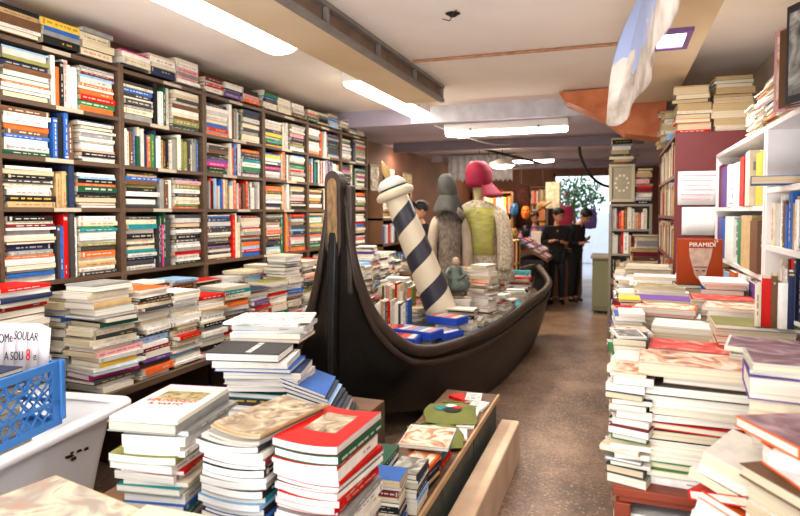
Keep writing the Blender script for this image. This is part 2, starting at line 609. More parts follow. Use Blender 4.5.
def book_geo(rng, w, h, t, style, colour, pages=None, top=None, sag=0.0, art=None, artbox=(0.08, 0.1, 0.92, 0.9), marks=True, simple=False):
    """cover and page block in the local frame: spine at -x, height along y, thickness along z"""
    c = LINP[colour]
    ct = LINP[top] if top else c
    b = 0.0028 if style == 'hardback_book' else 0.0009
    b = min(b, t * 0.2)
    nx = 6 if sag else 1
    f = lambda x: sag * (2 * x / w) ** 2

    cov = G()
    bot = [(-w / 2 + w * k / nx) for k in range(nx + 1)]
    O = [(x, 0 + f(x)) for x in reversed(bot)]
    I = [(max(x, -w / 2 + b), b + f(x)) for x in reversed(bot)]
    if style == 'hardback_book' and t > 0.016 and not simple:
        O.append((-w / 2 - 0.0025, t * 0.5 + f(w / 2)))
        I.append((-w / 2 + b, t * 0.5 + f(w / 2)))
    ns = len(O)
    O += [(x, t + f(x)) for x in bot]
    I += [(max(x, -w / 2 + b), t - b + f(x)) for x in bot]
    y0, y1 = -h / 2, h / 2
    n = len(O)
    for k in range(n - 1):
        col = c if (nx <= k < ns) else (ct if k >= ns else c)
        cov.face([(O[k][0], y0, O[k][1]), (O[k + 1][0], y0, O[k + 1][1]), (O[k + 1][0], y1, O[k + 1][1]), (O[k][0], y1, O[k][1])][::-1], col)
        if not simple:
            cov.face([(I[k][0], y0, I[k][1]), (I[k + 1][0], y0, I[k + 1][1]), (I[k + 1][0], y1, I[k + 1][1]), (I[k][0], y1, I[k][1])], col)
            for y, fl in ((y0, 1), (y1, 0)):
                q = [(O[k][0], y, O[k][1]), (I[k][0], y, I[k][1]), (I[k + 1][0], y, I[k + 1][1]), (O[k + 1][0], y, O[k + 1][1])]
                cov.face(q if not fl else q[::-1], col)
    if not simple:
        for k in (0, n - 1):
            cov.face([(O[k][0], y0, O[k][1]), (O[k][0], y1, O[k][1]), (I[k][0], y1, I[k][1]), (I[k][0], y0, I[k][1])], ct)
    # title bars and bands on the spine
    if marks and t > 0.009 and rng.random() < 0.75:
        lum = 0.3 * c[0] + 0.6 * c[1] + 0.1 * c[2]
        mc = LINP[rng.choice(['white', 'cream', 'yellow', 'white'])] if lum < 0.35 else LINP[rng.choice(['black', 'charcoal', 'red', 'navy', 'grey', 'brown'])]
        mc = tuple(0.6 * a_ + 0.4 * b_ for a_, b_ in zip(mc, c))
        xs = -w / 2 - (0.0030 if len(O) > 2 * nx + 2 else 0.0004)
        zo = f(w / 2)
        y = y0 + h * rng.uniform(0.06, 0.25)
        za, zb = t * 0.38 + zo, t * rng.uniform(0.56, 0.66) + zo
        while y < y1 - h * 0.15 and rng.random() < 0.9:
            L = h * rng.uniform(0.04, 0.16)
            L = min(L, y1 - h * 0.05 - y)
            cov.face([(xs, y + L, za), (xs, y, za), (xs, y, zb), (xs, y + L, zb)][::-1], mc)
            y += L + h * rng.uniform(0.02, 0.07)
        if rng.random() < 0.35:
            yb, L = (y1 - h * 0.1, h * 0.05) if rng.random() < 0.5 else (y0 + h * 0.03, h * 0.035)
            cov.face([(xs, yb + L, t * 0.12 + zo), (xs, yb, t * 0.12 + zo), (xs, yb, t * 0.88 + zo), (xs, yb + L, t * 0.88 + zo)][::-1], mc)
    if art:
        xa, ya, xb, yb = artbox
        e = 0.0006
        for k in range(nx):
            u0, u1 = xa + (xb - xa) * k / nx, xa + (xb - xa) * (k + 1) / nx
            X0, X1 = -w / 2 + w * u0, -w / 2 + w * u1
            Y0, Y1 = y0 + h * ya, y0 + h * yb
            zf = lambda x: t + e + (f(x) if nx == 1 else sag * (2 * x / w) ** 2 + sag * 0.03)
            cov.face([(X0, Y0, zf(X0)), (X1, Y0, zf(X1)), (X1, Y1, zf(X1)), (X0, Y1, zf(X0))], (1, 1, 1, 1), 1)
    pg = G()
    ins = 0.004 if style == 'hardback_book' else 0.0006
    xr = [(-w / 2 + b + 0.0002) + (w - b - ins - 0.0002) * k / nx for k in range(nx + 1)]
    pc = pages or rng.choice(PAGES)
    py0, py1 = y0 + ins, y1 - ins
    zb, zt = b, t - b
    for k in range(nx):
        a, d = xr[k], xr[k + 1]
        fa, fd = f(a), f(d)
        pg.face([(a, py0, zb + fa), (d, py0, zb + fd), (d, py0, zt + fd), (a, py0, zt + fa)], pc)
        pg.face([(d, py1, zb + fd), (a, py1, zb + fa), (a, py1, zt + fa), (d, py1, zt + fd)], pc)
        if not simple:
            pg.face([(a, py0, zt + fa), (d, py0, zt + fd), (d, py1, zt + fd), (a, py1, zt + fa)], pc)
            pg.face([(a, py1, zb + fa), (d, py1, zb + fd), (d, py0, zb + fd), (a, py0, zb + fa)], pc)
    d = xr[-1]
    pg.face([(d, py0, zb + f(d)), (d, py1, zb + f(d)), (d, py1, zt + f(d)), (d, py0, zt + f(d))], pc)
    if not simple:
        a = xr[0]
        pg.face([(a, py1, zb + f(a)), (a, py0, zb + f(a)), (a, py0, zt + f(a)), (a, py1, zt + f(a))], pc)
    return cov, pg


class Rest:
    """everything past the books that are built one by one"""

    def __init__(self):
        self.g = G()

    def add(self, geo, M, mi):
        n = len(self.g.v)
        self.g.v.extend(tuple(M @ Vector(p)) for p in geo.v)
        self.g.f.extend(tuple(i + n for i in f) for f in geo.f)
        self.g.c.extend(geo.c)
        self.g.m.extend([mi] * len(geo.f))


REST = Rest()
GRP = {}
COUNT = {'hardback_book': 0, 'paperback_book': 0, 'magazine': 0}


def put_book(rng, M, w, h, t, style, colour, label=None, group=None, single=True, **k):
    if not single:
        k.pop('art', None)
        cov, pg = book_geo(rng, w, h, t, style, colour, simple=True, **k)
        REST.add(cov, M, 0)
        REST.add(pg, M, 1)
        return None
    art = k.get('art')
    cov, pg = book_geo(rng, w, h, t, style, colour, **k)
    o = cov.build(style, [M_COVER, ART[art]] if art else M_COVER, col=True)
    o.matrix_world = M
    tag(o, label, 'magazine' if style == 'magazine' else 'book', group)
    pg.build('page_block', M_PAGE, o, col=True)
    COUNT[style] += 1
    GRP[group] = GRP.get(group, 0) + 1
    if label and len(label.replace('-', ' ').split()) > 16:
        print('LONG', label)
    return o


WORDS = {'hardback_book': 'hardback', 'paperback_book': 'paperback', 'magazine': 'magazine'}


def stack(seed, x, y, z, n=None, height=None, yaw=0.0, size=(0.17, 0.24, 0.028), wts=PALEW, desc='stack', group=None, single=True, jit=0.02, yjit=6.0, flip=0.3, quarter=0.0,
          hard=0.5, style=None, sag=0.0, tops=None, pages=None, top_art=None, vary=0.16, tilt=0.0, lean=(0, 0), topcol=None, word=None, show=99):
    """a pile of flat books; tops: [(style, colour, w, h, t, extra)] for the uppermost ones, from the top down"""
    rng = random.Random(seed)
    books = []
    zz = 0.0
    tops = tops or []
    ht = sum(tt[4] + 0.0006 for tt in tops)
    while True:
        if n is not None and len(books) >= n - len(tops):
            break
        if height is not None and zz + ht >= height:
            break
        st = style or ('hardback_book' if rng.random() < hard else 'paperback_book')
        w = size[0] * rng.uniform(1 - vary, 1 + vary)
        h = size[1] * rng.uniform(1 - vary, 1 + vary)
        t = size[2] * rng.uniform(0.5, 1.5)
        if height is not None and zz + ht + t > height + .004:
            if height - zz - ht < .008:
                break
            t = height - zz - ht - .001
        books.append([st, pick(rng, wts), w, h, t, {}])
        zz += t + 0.0006
    if tops:
        books += [list(b) for b in reversed(tops)]
    zz = 0.0
    N = len(books)
    out = []
    for i, (st, colour, w, h, t, ex) in enumerate(books):
        ex = dict(ex)
        last = i == N - 1
        a = yaw + R(rng.uniform(-yjit, yjit))
        if rng.random() < flip and 'yaw' not in ex:
            a += pi
        elif rng.random() < quarter:
            a += pi / 2 * rng.choice((-1, 1))
        if 'yaw' in ex:
            a = yaw + ex.pop('yaw')
        dx, dy = ex.pop('off', (rng.uniform(-jit, jit), rng.uniform(-jit, jit)))
        M = Matrix.Translation((x + dx + lean[0] * zz, y + dy + lean[1] * zz, z + zz)) @ Matrix.Rotation(a, 4, 'Z')
        if tilt:
            M = M @ Matrix.Rotation(R(tilt), 4, 'Y')
        if last and top_art and 'art' not in ex:
            ex['art'] = top_art
        k = N - 1 - i
        lab = ex.pop('label', None)
        if lab is None:
            lab = f"{colour} {word or WORDS[st]} {'on top of' if k == 0 else nth(k) + ' from the top of'} {desc}"
        o = put_book(rng, M, w, h, t, st, colour, lab, group, single and k < show, sag=ex.pop('sag', sag), pages=ex.pop('pages', rng.choice(pages) if pages else None), **ex)
        out.append(o)
        zz += t + 0.0006
    return out, z + zz


def upright_matrix(p, out, along, lean=0.0):
    """p: foot of the spine; out: where the spine faces; along: the way the thickness runs"""
    out, along = Vector(out), Vector(along)
    up = Vector((0, 0, 1))
    M = frame(-out, up, along)
    if (-out).cross(up).dot(along) < 0:
        M = frame(-out, -up, along)
    L = Matrix.Rotation(lean, 4, out)
    return Matrix.Translation(p) @ L @ M


def upright_row(seed, start, out, along, length, desc, size=(0.16, 0.23, 0.026), wts=WALLW, group=None, single=True, hard=0.5, maxh=None, colours=None, where='standing', end='near end', pages=None, set_back=0.0):
    rng = random.Random(seed)
    s = 0.0
    k = 0
    out, along = Vector(out), Vector(along)
    while True:
        st = 'hardback_book' if rng.random() < hard else 'paperback_book'
        w, h, t = size[0] * rng.uniform(0.85, 1.15), size[1] * rng.uniform(0.82, 1.14), size[2] * rng.uniform(0.5, 1.5)
        if colours:
            if k >= len(colours):
                break
            colour = colours[k]
            if isinstance(colour, tuple):
                colour, t = colour
        else:
            colour = pick(rng, wts)
        if maxh:
            h = min(h, maxh)
        if s + t > length:
            break
        p = Vector(start) + along * s - out * (w / 2 + rng.uniform(0, 0.02) + set_back) + Vector((0, 0, h / 2))
        M = upright_matrix(p, out, along)
        lab = f"{colour} {WORDS[st]} standing {nth(k)} from the {end} {desc}"
        put_book(rng, M, w, h, t, st, colour, lab, group, single, pages=rng.choice(pages) if pages else None)
        s += t + 0.0008
        k += 1
    return s
# ------------------------------------------------------------------ wall bookcases: one thing per bay
BAYS = [(2.17, 2.98), (2.98, 3.79), (3.79, 4.60), (4.60, 5.40), (5.40, 6.18), (6.18, 6.93)]
SHELVES = [1.25, 1.655, 1.93, 2.225, 2.535]
FX = -2.95
SHN = ['bottom shelf', 'third shelf', 'second shelf', 'upper shelf']
M_LABEL = mat('white_card_strip', 'b4a894', 0.8, var=0.15)
for i, (ya, yb) in enumerate(BAYS):
    nm = ORD[i]
    t = empty('bookcase', (FX - 0.15, (ya + yb) / 2, 0), f"{nm} bay of the dark wooden wall bookcase counted from the blue crate", 'bookcase', 'bays of the wall bookcase')
    h = (yb - ya) / 2
    for s in (-1, 1):
        bevel(G().box(-0.15, s * h - (0.022 if s > 0 else 0), 0, 0.15, s * h + (0.022 if s < 0 else 0), 2.56).build('side_panel', M_WOOD_DARK, t), 0.002, 1)
    for z in SHELVES:
        G().box(-0.15, -h + 0.022, z - 0.024, 0.147, h - 0.022, z).build('shelf', M_WOOD_DARK, t)
    G().box(-0.158, -h, 0, -0.15, h, 2.56).build('back_panel', M_WOOD_DARK, t)
    rng = random.Random(50 + i)
    for z in SHELVES[1:]:
        c = rng.uniform(-0.1, 0.1)
        G().box(0.148, c - 0.09, z - 0.024, 0.1495, c + 0.09, z - 0.001).build('shelf_label', M_LABEL, t)
    # contents
    single = i < 2
    for r in range(5):
        z = SHELVES[r] + 0.0005
        gap = (SHELVES[r + 1] - 0.024 - SHELVES[r]) if r < 4 else 0.235
        y0, y1 = ya + 0.026, yb - 0.026
        where = (SHN[r] if r < 4 else 'top board') + f' of {nm} bay'
        seed = 1000 + i * 50 + r * 7
        rng = random.Random(seed)
        hh = lambda: gap - rng.uniform(0.012, 0.05)
        kw = dict(yaw=pi, wts=WALLW, single=single, jit=0.006, yjit=1.2, flip=0.12, hard=0.5, vary=0.08)
        L = y1 - y0
        if r == 4:
            k = 0
            y = y0
            nms = ['nearer pile', 'middle pile', 'farther pile']
            while y < y1 - 0.2 and k < 3:
                wd = min(0.29, (y1 - y) / (3 - k))
                stack(seed + k, FX - 0.13, y + wd / 2, 2.5605, height=rng.uniform(0.10, 0.20), size=(0.21, wd * 0.92, 0.034), desc=f'{nms[k]} along {where}', group='books on top of the wall bookcase', **kw)
                y += wd
                k += 1
            continue
        allup = (i, r) in ((1, 2), (2, 1), (4, 2))
        if allup:
            upright_row(seed, (FX - 0.012, y0 + 0.004, z), (1, 0, 0), (0, 1, 0), L - 0.01, where, size=(0.19, gap * 0.86, 0.024), single=single, group='books on the wall bookcase', maxh=gap - 0.012)
            continue
        wl = rng.uniform(0.27, 0.32)
        wr = rng.uniform(0.27, 0.31)
        stack(seed + 1, FX - 0.125, y0 + wl / 2 + 0.004, z, height=hh(), size=(0.21, wl * 0.9, 0.024), desc=f'nearer pile, {where}', group='books on the wall bookcase', **kw)
        upright_row(seed + 2, (FX - 0.008, y0 + wl + 0.012, z), (1, 0, 0), (0, 1, 0), L - wl - wr - 0.02, where, size=(0.20, gap * 0.9, 0.028), single=single, group='books on the wall bookcase', maxh=gap - 0.008)
        stack(seed + 3, FX - 0.125, y1 - wr / 2 - 0.004, z, height=hh(), size=(0.21, wr * 0.9, 0.025), desc=f'farther pile, {where}', group='books on the wall bookcase', **kw)

# ledge in front of the bookcases, heaped with piles
nled = empty('wall_ledge', (-2.80, 1.80, 0), 'narrow dark ledge behind the bathtub under the first piles', 'ledge')
G().box(-.145, -.42, .66, .145, .41, .70).build('board', M_WOOD_DARK, nled)
for y in (-.40, .37):
    G().box(-.14, y, 0, .10, y + .03, .66).build('support', M_WOOD_DARK, nled)
for k_, (y_, h_) in enumerate(((2.08, .575), (1.79, .60))):
    stack(2900 + k_, -2.79, y_, .7005, height=h_, yaw=pi + R(4 - 6 * k_), size=(.21, .275, .026), wts=dict(zip(PAL, (30, 14, 10, 6, 8, 8, 10, 8, 4, 1, 1, 1, 2, 2, 1, 4, 0, 3, 1, 1, 1, 2))), desc=('the pile beside the price card', 'the pile behind the price card')[k_], group='piles behind the price card', show=7, jit=.014, yjit=4, flip=.3)
led = empty('book_ledge', (-2.68, 4.6, 0), 'long low dark ledge under the piles beside the wall bookcase', 'ledge')
bevel(G().box(-0.245, -2.38, 0.66, 0.245, 2.35, 0.70).build('board', M_WOOD_DARK, led), 0.003, 1)
for y in (-2.3, -0.8, 0.7, 2.25):
    G().box(-0.24, y - 0.02, 0, 0.17, y + 0.02, 0.66).build('support', M_WOOD_DARK, led)

PILE = [nth(k_) for k_ in range(28)]
rng = random.Random(77)
y = 2.30
k = 0
while y < 6.7:
    dpt = rng.uniform(0.24, 0.30) if y < 4 else rng.uniform(0.2, 0.26)
    single = k < 4
    nmk = PILE[k]
    stack(3000 + k, -2.575, y + dpt / 2, 0.7005, height=(0.57, 0.50, 0.44, 0.36, 0.4, 0.35, 0.42)[k % 7] + rng.uniform(-0.03, 0.03), yaw=pi + R(rng.uniform(-9, 9)), size=(0.205, dpt * 0.95, 0.024), wts=PALEW,
          desc=f'{nmk} ledge pile from the crate', group='piles along the wall ledge', single=single, show=13, jit=0.016, yjit=5, flip=0.35, quarter=0.12, hard=0.45)
    stack(3100 + k, -2.82, y + dpt / 2 + 0.03, 0.7005, height=0.47 + rng.uniform(-0.05, 0.035), yaw=pi, size=(0.19, dpt * 0.93, 0.027), wts=WALLW,
          desc='', group=None, single=False, jit=0.012, yjit=4, flip=0.25, hard=0.5)
    y += dpt + 0.012
    k += 1
# ------------------------------------------------------------------ bathtub with crate
def rrect(hx, hy, r, n=6):
    out = []
    for cx, cy, a0 in ((hx - r, hy - r, 0), (-hx + r, hy - r, pi / 2), (-hx + r, -hy + r, pi), (hx - r, -hy + r, 1.5 * pi)):
        for k in range(n + 1):
            a = a0 + pi / 2 * k / n
            out.append((cx + r * cos(a), cy + r * sin(a)))
    return out


def rings(g, rs, close_first=False, close_last=True, m=0):
    """rs: list of (outline, z)"""
    base = len(g.v)
    n = len(rs[0][0])
    for ol, z in rs:
        g.v.extend((x, y, z) for x, y in ol)
    for i in range(len(rs) - 1):
        for k in range(n):
            a, b = base + i * n + k, base + i * n + (k + 1) % n
            g.f.append((a, b, b + n, a + n))
            g.c.append((1, 1, 1, 1))
            g.m.append(m)
    for flag, i in ((close_first, 0), (close_last, len(rs) - 1)):
        if flag:
            q = tuple(base + i * n + k for k in range(n))
            g.f.append(q if i else q[::-1])
            g.c.append((1, 1, 1, 1))
            g.m.append(m)


M_ENAMEL = mat('white_enamel', 'e6e6ea', 0.25, var=0.05)
tub = empty('bathtub', (-2.33, 1.50, 0), 'white enamel bathtub holding the blue crate beside the wall ledge', 'bathtub', rz=R(8))
g = G()
L, Wd = 0.70, 0.29
rings(g, [(rrect(Wd - .13, L - .2, .1), .12), (rrect(Wd - .10, L - .16, .12), .22), (rrect(Wd - .075, L - .10, .12), .5), (rrect(Wd - .055, L - .06, .1), .70),
          (rrect(Wd - .05, L - .05, .1), .735), (rrect(Wd - .055, L - .055, .1), .735), (rrect(Wd - .09, L - .10, .1), .62), (rrect(Wd - .10, L - .13, .1), .585)], close_first=True)
g.build('basin', M_ENAMEL, tub, smooth=True)
g = G()
rings(g, [(rrect(Wd - .052, L - .052, .09), .715), (rrect(Wd - .006, L - .006, .07), .712), (rrect(Wd, L, .075), .722), (rrect(Wd, L, .075), .742), (rrect(Wd - .008, L - .008, .07), .752),
          (rrect(Wd - .05, L - .05, .09), .75), (rrect(Wd - .06, L - .06, .09), .735)], close_last=False)
g.build('rim', M_ENAMEL, tub, smooth=True)
for sx in (-1, 1):
    for sy in (-1, 1):
        G().tube([(sx * .13, sy * .42, .17), (sx * .17, sy * .46, .1), (sx * .15, sy * .46, 0.0)], [.035, .03, .035], 8).build('foot', M_STEEL, tub)
g = G()
rr = random.Random(3)
for k in range(9):
    y, z, s = 0.38 + rr.uniform(-.07, .07), .60 + rr.uniform(-.015, .015), rr.uniform(.004, .013)
    x = Wd - .0625
    g.box(x - .01, y - s, z - s * .5, x + .003, y + s, z + s * .5)
o = g.build('chipped_enamel', mat('rust_chip', '3a2a20', 0.8, var=0.4), tub)
o['label'] = 'rusty chips in the enamel'

M_CRATE = mat('blue_plastic', '3f7cc4', 0.4, var=0.08)
cr = empty('plastic_crate', (-2.325, 1.62, 0.735), 'light blue plastic lattice crate standing in the white bathtub', 'crate', rz=R(10))
hx, hy, hz = .165, .225, .27
for nm, (ax, ay) in (('side', (1, 0)), ('side', (-1, 0)), ('end', (0, 1)), ('end', (0, -1))):
    g = G()
    if ax:
        P = lambda u, z, d=0: (ax * (hx - d), u, z)
        half = hy
    else:
        P = lambda u, z, d=0: (u, ay * (hy - d), z)
        half = hx

    def strip(u0, z0, u1, z1, w, dd=.012):
        g.bar(P(u0, z0, dd / 2), P(u1, z1, dd / 2), w if abs(u1 - u0) < 1e-6 else dd, dd if abs(u1 - u0) < 1e-6 else w, up=(0, 0, 1))
    strip(-half, hz - .016, half, hz - .016, .032, .016)
    strip(-half, .015, half, .015, .03, .016)
    strip(-half, hz - .17, half, hz - .17, .014)
    for u in (-half + .025, half - .025):
        g.bar(P(u, .03, .007), P(u, hz - .03, .007), .05 if ax else .05, .014, up=(ax, ay, 0))
    u0, u1, z0, z1 = -half + .05, half - .05, .03, hz - .032
    step = .062
    for sgn in (1, -1):
        c = z0 - (u1 - u0)
        while c < z1:
            pts = []
            for u in (u0, u1):
                z = c + (u - u0) if sgn > 0 else c + (u1 - u)
                pts.append([u, z])
            (ua, za), (ub, zb) = pts
            if za > zb:
                ua, za, ub, zb = ub, zb, ua, za
            if zb > z0 and za < z1:
                if za < z0:
                    ua, za = ua + (ub - ua) * (z0 - za) / (zb - za), z0
                if zb > z1:
                    ub, zb = ua + (ub - ua) * (z1 - za) / (zb - za), z1
                # leave the hand hole open
                if not (abs((ua + ub) / 2) < .055 and (za + zb) / 2 > z1 - .07):
                    g.bar(P(ua, za, .005), P(ub, zb, .005), .006, .006)
            c += step
    for u in (-.06, .06):
        g.bar(P(u, z1, .006), P(u * .7, z1 - .055, .006), .010)
    strip(-.045, z1 - .055, .045, z1 - .055, .010)
    g.build(nm, M_CRATE, cr)
G().box(-hx + .01, -hy + .01, 0.0, hx - .01, hy - .01, .012).build('floor', M_CRATE, cr)
for sx in (-1, 1):
    for sy in (-1, 1):
        bevel(G().box(sx * hx - .012, sy * hy - .012, 0.02, sx * hx + .012, sy * hy + .012, hz + .004).build('corner_post', M_CRATE, cr), .005)

stack(3990, -2.33, 1.60, 0.5858, height=.1485, yaw=R(100), size=(.22, .30, .03), desc='', single=False, jit=0, yjit=1, vary=.03)
stack(4000, -2.33, 1.58, 0.748, height=.27, yaw=R(100), size=(.19, .27, .031), desc='the pile inside the blue crate', group='books in the blue crate', show=4, jit=.01, yjit=3, flip=.3, vary=.06,
      tops=[('hardback_book', 'navy', .2, .28, .02, {}), ('hardback_book', 'white', .2, .28, .018, {}), ('hardback_book', 'brown', .21, .29, .02, {})])

# hand-lettered price card leaning on the books in the crate
card = empty('price_card', (-2.425, 1.77, .925), 'hand-lettered white price card standing behind the blue crate', 'card', rz=R(17))
g = G()
for k in range(8):
    x0, x1 = -.20 + .05 * k, -.15 + .05 * k
    zc = lambda x: .004 * cos(x * 3)
    top = lambda x: .235 - .4 * max(0, x - .15)
    g.face([(x0, zc(x0), 0), (x1, zc(x1), 0), (x1, zc(x1) + .03, top(x1)), (x0, zc(x0) + .03, top(x0))])
o = g.build('sheet', mat('lilac_white_paper', 'd8d2d8', .8), card, smooth=True)
sm = o.modifiers.new('thickness', 'SOLIDIFY')
sm.thickness = .002
tilt = Matrix.Rotation(R(90 - 7.5), 4, 'X')
CS = Matrix.Diagonal((.56, 1, 1, 1))
for body, x, z, size, mt, rot in (('ROMe', .060, .180, .052, M_BLACK, 5), ('SOULAR', .172, .184, .050, M_BLACK, -4), ('A SOLI', .105, .105, .050, M_BLACK, 3), ('8', .135, .108, .066, M_RED, 0), ('e', .162, .104, .050, M_BLACK, 4)):
    q = text(body, size, mt, Matrix.Translation((x, -.008 + .004 * cos(x * 9), z)) @ tilt @ Matrix.Rotation(R(rot), 4, 'Z') @ CS, o, extrude=.001, align='RIGHT')
    if mt is M_RED:
        q['label'] = 'red numeral'

# ------------------------------------------------------------------ low platforms and bench
def platform(name, x0, y0, x1, y1, z, label, m, mt=M_WOOD):
    t = empty(name, ((x0 + x1) / 2, (y0 + y1) / 2, 0), label, 'platform')
    hx, hy = (x1 - x0) / 2, (y1 - y0) / 2
    n = max(2, round(2 * hy / .18))
    for k in range(n):
        a = -hy + 2 * hy * k / n
        bevel(G().box(-hx, a + .002, z - .022, hx, a + 2 * hy / n - .002, z).build('plank', mt, t), .002, 1)
    for sx in (-1, 1):
        G().box(sx * hx - (.02 if sx > 0 else 0), -hy, 0, sx * hx + (.02 if sx < 0 else 0), hy, z - .022).build('side_board', m, t)
    return t


M_GREENGREY = mat('grey_green_board', '4d5148', 0.6, var=0.25)
platform('wooden_platform', -1.66, .75, -.78, 1.92, .66, 'rough wooden platform under the magazine piles', M_WOOD_DARK)
platform('wooden_platform', -1.78, 1.94, -1.12, 2.85, .66, 'rough wooden platform under the grey newspaper pile', M_WOOD_DARK)
be = empty('book_bench', (-.90, 2.95, 0), 'low bench with raw wooden edge beside the concrete kerb', 'bench')
G().box(-.18, -.97, .396, .165, .97, .42).build('top_board', M_WOOD, be)
bevel(G().box(.165, -.97, .392, .178, .97, .424).build('edge_strip', M_WOOD_LIGHT, be), .002, 1)
for y0, y1 in ((-.97, -.34), (-.32, .30), (.32, .97)):
    G().box(.14, y0, 0, .155, y1, .395).build('front_panel', M_GREENGREY, be)
G().box(-.18, .955, 0, .14, .97, .396).build('end_panel', M_WOOD_LIGHT, be)
G().box(-.18, -.97, 0, .14, -.955, .396).build('end_panel', M_GREENGREY, be)
G().box(-.18, -.955, 0, -.165, .955, .396).build('rear_panel', M_GREENGREY, be)

# ------------------------------------------------------------------ piles at the front
HB, PB, MG = 'hardback_book', 'paperback_book', 'magazine'
PALEPG = [lin(x) for x in ('e4e0da', 'ebe7e1', 'dad6d0', 'e8e4da')]
s1, zt = stack(4100, -1.315, 1.53, .6605, height=.37, yaw=pi + R(9), size=(.205, .30, .020), wts=MAGW, desc='the pile topped by the white guide book', group='pile under the white guide book', show=18, style=MG, hard=0, jit=.012, yjit=4, flip=.15,
      vary=.06, sag=0, pages=PALEPG, tops=[
    (MG, 'white', .215, .325, .014, {'yaw': R(181), 'off': (0, -.01), 'art': 'city', 'artbox': (.16, .52, .88, .8), 'label': 'white guide book with red lettering on the pile beside the bathtub', 'marks': False}),
    (HB, 'grey', .22, .325, .030, {'yaw': 0, 'off': (-.004, -.012), 'pages': lin('cdbfa2')}),
    (MG, 'grey', .21, .30, .014, {'off': (.02, .02)}), (MG, 'pale grey', .20, .30, .026, {'off': (.012, 0)}), (MG, 'white', .19, .29, .016, {'off': (.01, .0)}), (MG, 'white', .195, .29, .016, {'off': (.014, 0)}),
    (MG, 'olive', .215, .30, .022, {'off': (-.012, -.015), 'sag': .004}), (MG, 'white', .21, .30, .022, {'off': (-.01, -.01)}), (MG, 'red', .20, .3, .012, {}),
    (MG, 'white', .20, .29, .022, {}), (MG, 'cream', .205, .29, .012, {}), (MG, 'teal', .205, .3, .02, {'off': (0, -.004)}), (MG, 'white', .195, .29, .03, {}), (MG, 'blue', .20, .30, .016, {'off': (.01, 0)})])
top = s1[-1]
text('ESPLORANDO', .0275, M_RED, Matrix.Translation((-.004, .345 * .06 - .025, .0148)), top, extrude=.0003, bold=.0005).scale = (.95, 1, 1)
text('IL SARTO', .0275, M_RED, Matrix.Translation((-.006, -.034, .0148)), top, extrude=.0003, bold=.0005)
g = G()
for k, c in enumerate(('d8b8d0', 'b8b8e0', 'e8cfa8')):
    y = .163 - .018 * (k + 1) - .002
    g.face([(-.105, y, .0149), (.106, y, .0149), (.106, y + .018, .0149), (-.105, y + .018, .0149)], lin(c))
g.build('printed_band', M_COVER, top, col=True)

s2, zt = stack(4200, -1.03, 1.565, .6605, height=.335, yaw=pi + R(3), size=(.205, .295, .017), wts=dict(zip(PAL, (2, 1, 2, 6, 16, 30, 4, 1, 3, 1, 0, 1, 0, 1, 1, 0, 0, 1, 0, 0, 0, 0))), desc='the pile topped by the sepia prints', group='pile under the sepia prints', show=18,
      style=MG, jit=.009, yjit=3.5, flip=0, vary=.04, sag=.011, pages=PALEPG, tops=[
    (MG, 'tan', .19, .31, .006, {'art': 'sepia', 'artbox': (0.01, .01, .99, .99), 'off': (.035, .03), 'yaw': R(-14), 'marks': False, 'label': 'sepia drawing print lying on the pile beside the red picture book', 'pages': lin('b8a88e')}),
    (MG, 'tan', .19, .30, .008, {'off': (.025, .02), 'yaw': R(-12), 'pages': lin('b0a48e')}), (MG, 'grey', .19, .30, .009, {'off': (.03, .0), 'yaw': R(-10), 'pages': lin('c0b6a4')}),
    (MG, 'pale grey', .195, .29, .010, {'off': (.0, .0), 'yaw': R(-6), 'pages': lin('bcb4a6')}),
    (MG, 'charcoal', .21, .30, .016, {'art': 'photo', 'off': (-.012, 0), 'artbox': (0.02, .02, .98, .98)}), (MG, 'white', .21, .30, .02, {'off': (.0, .0)}), (MG, 'burgundy', .205, .29, .016, {'off': (.01, .0)})])

RW = dict(zip(PAL, (40, 12, 8, 4, 3, 5, 2, 1, 6, 0, 0, 3, 0, 10, 6, 1, 0, 4, 2, 1, 0, 0)))
s3, zt = stack(4300, -.805, 1.60, .6605, height=.325, yaw=pi + R(-1), size=(.198, .29, .018), wts=RW, desc='the pile topped by the red picture book', group='pile under the red picture book', show=19, style=MG, jit=.009, yjit=3, flip=.06,
      vary=.05, sag=.008, pages=PALEPG, lean=(0, 0), tops=[
    (MG, 'red', .205, .31, .022, {'art': 'sepia', 'artbox': (.2, .33, .72, .83), 'off': (-.004, .008), 'yaw': pi, 'marks': False, 'label': 'bright red picture book with a drawing on its cover beside the boat bow'}),
    (HB, 'dark green', .205, .31, .026, {'off': (.004, .0), 'yaw': 0, 'pages': lin('f0ece4')}), (MG, 'red', .20, .30, .014, {'off': (-.004, -.01)}), (MG, 'white', .20, .29, .034, {}),
    (MG, 'red', .20, .29, .012, {'off': (.008, 0)}), (MG, 'burgundy', .2, .29, .012, {'off': (.01, 0)})])

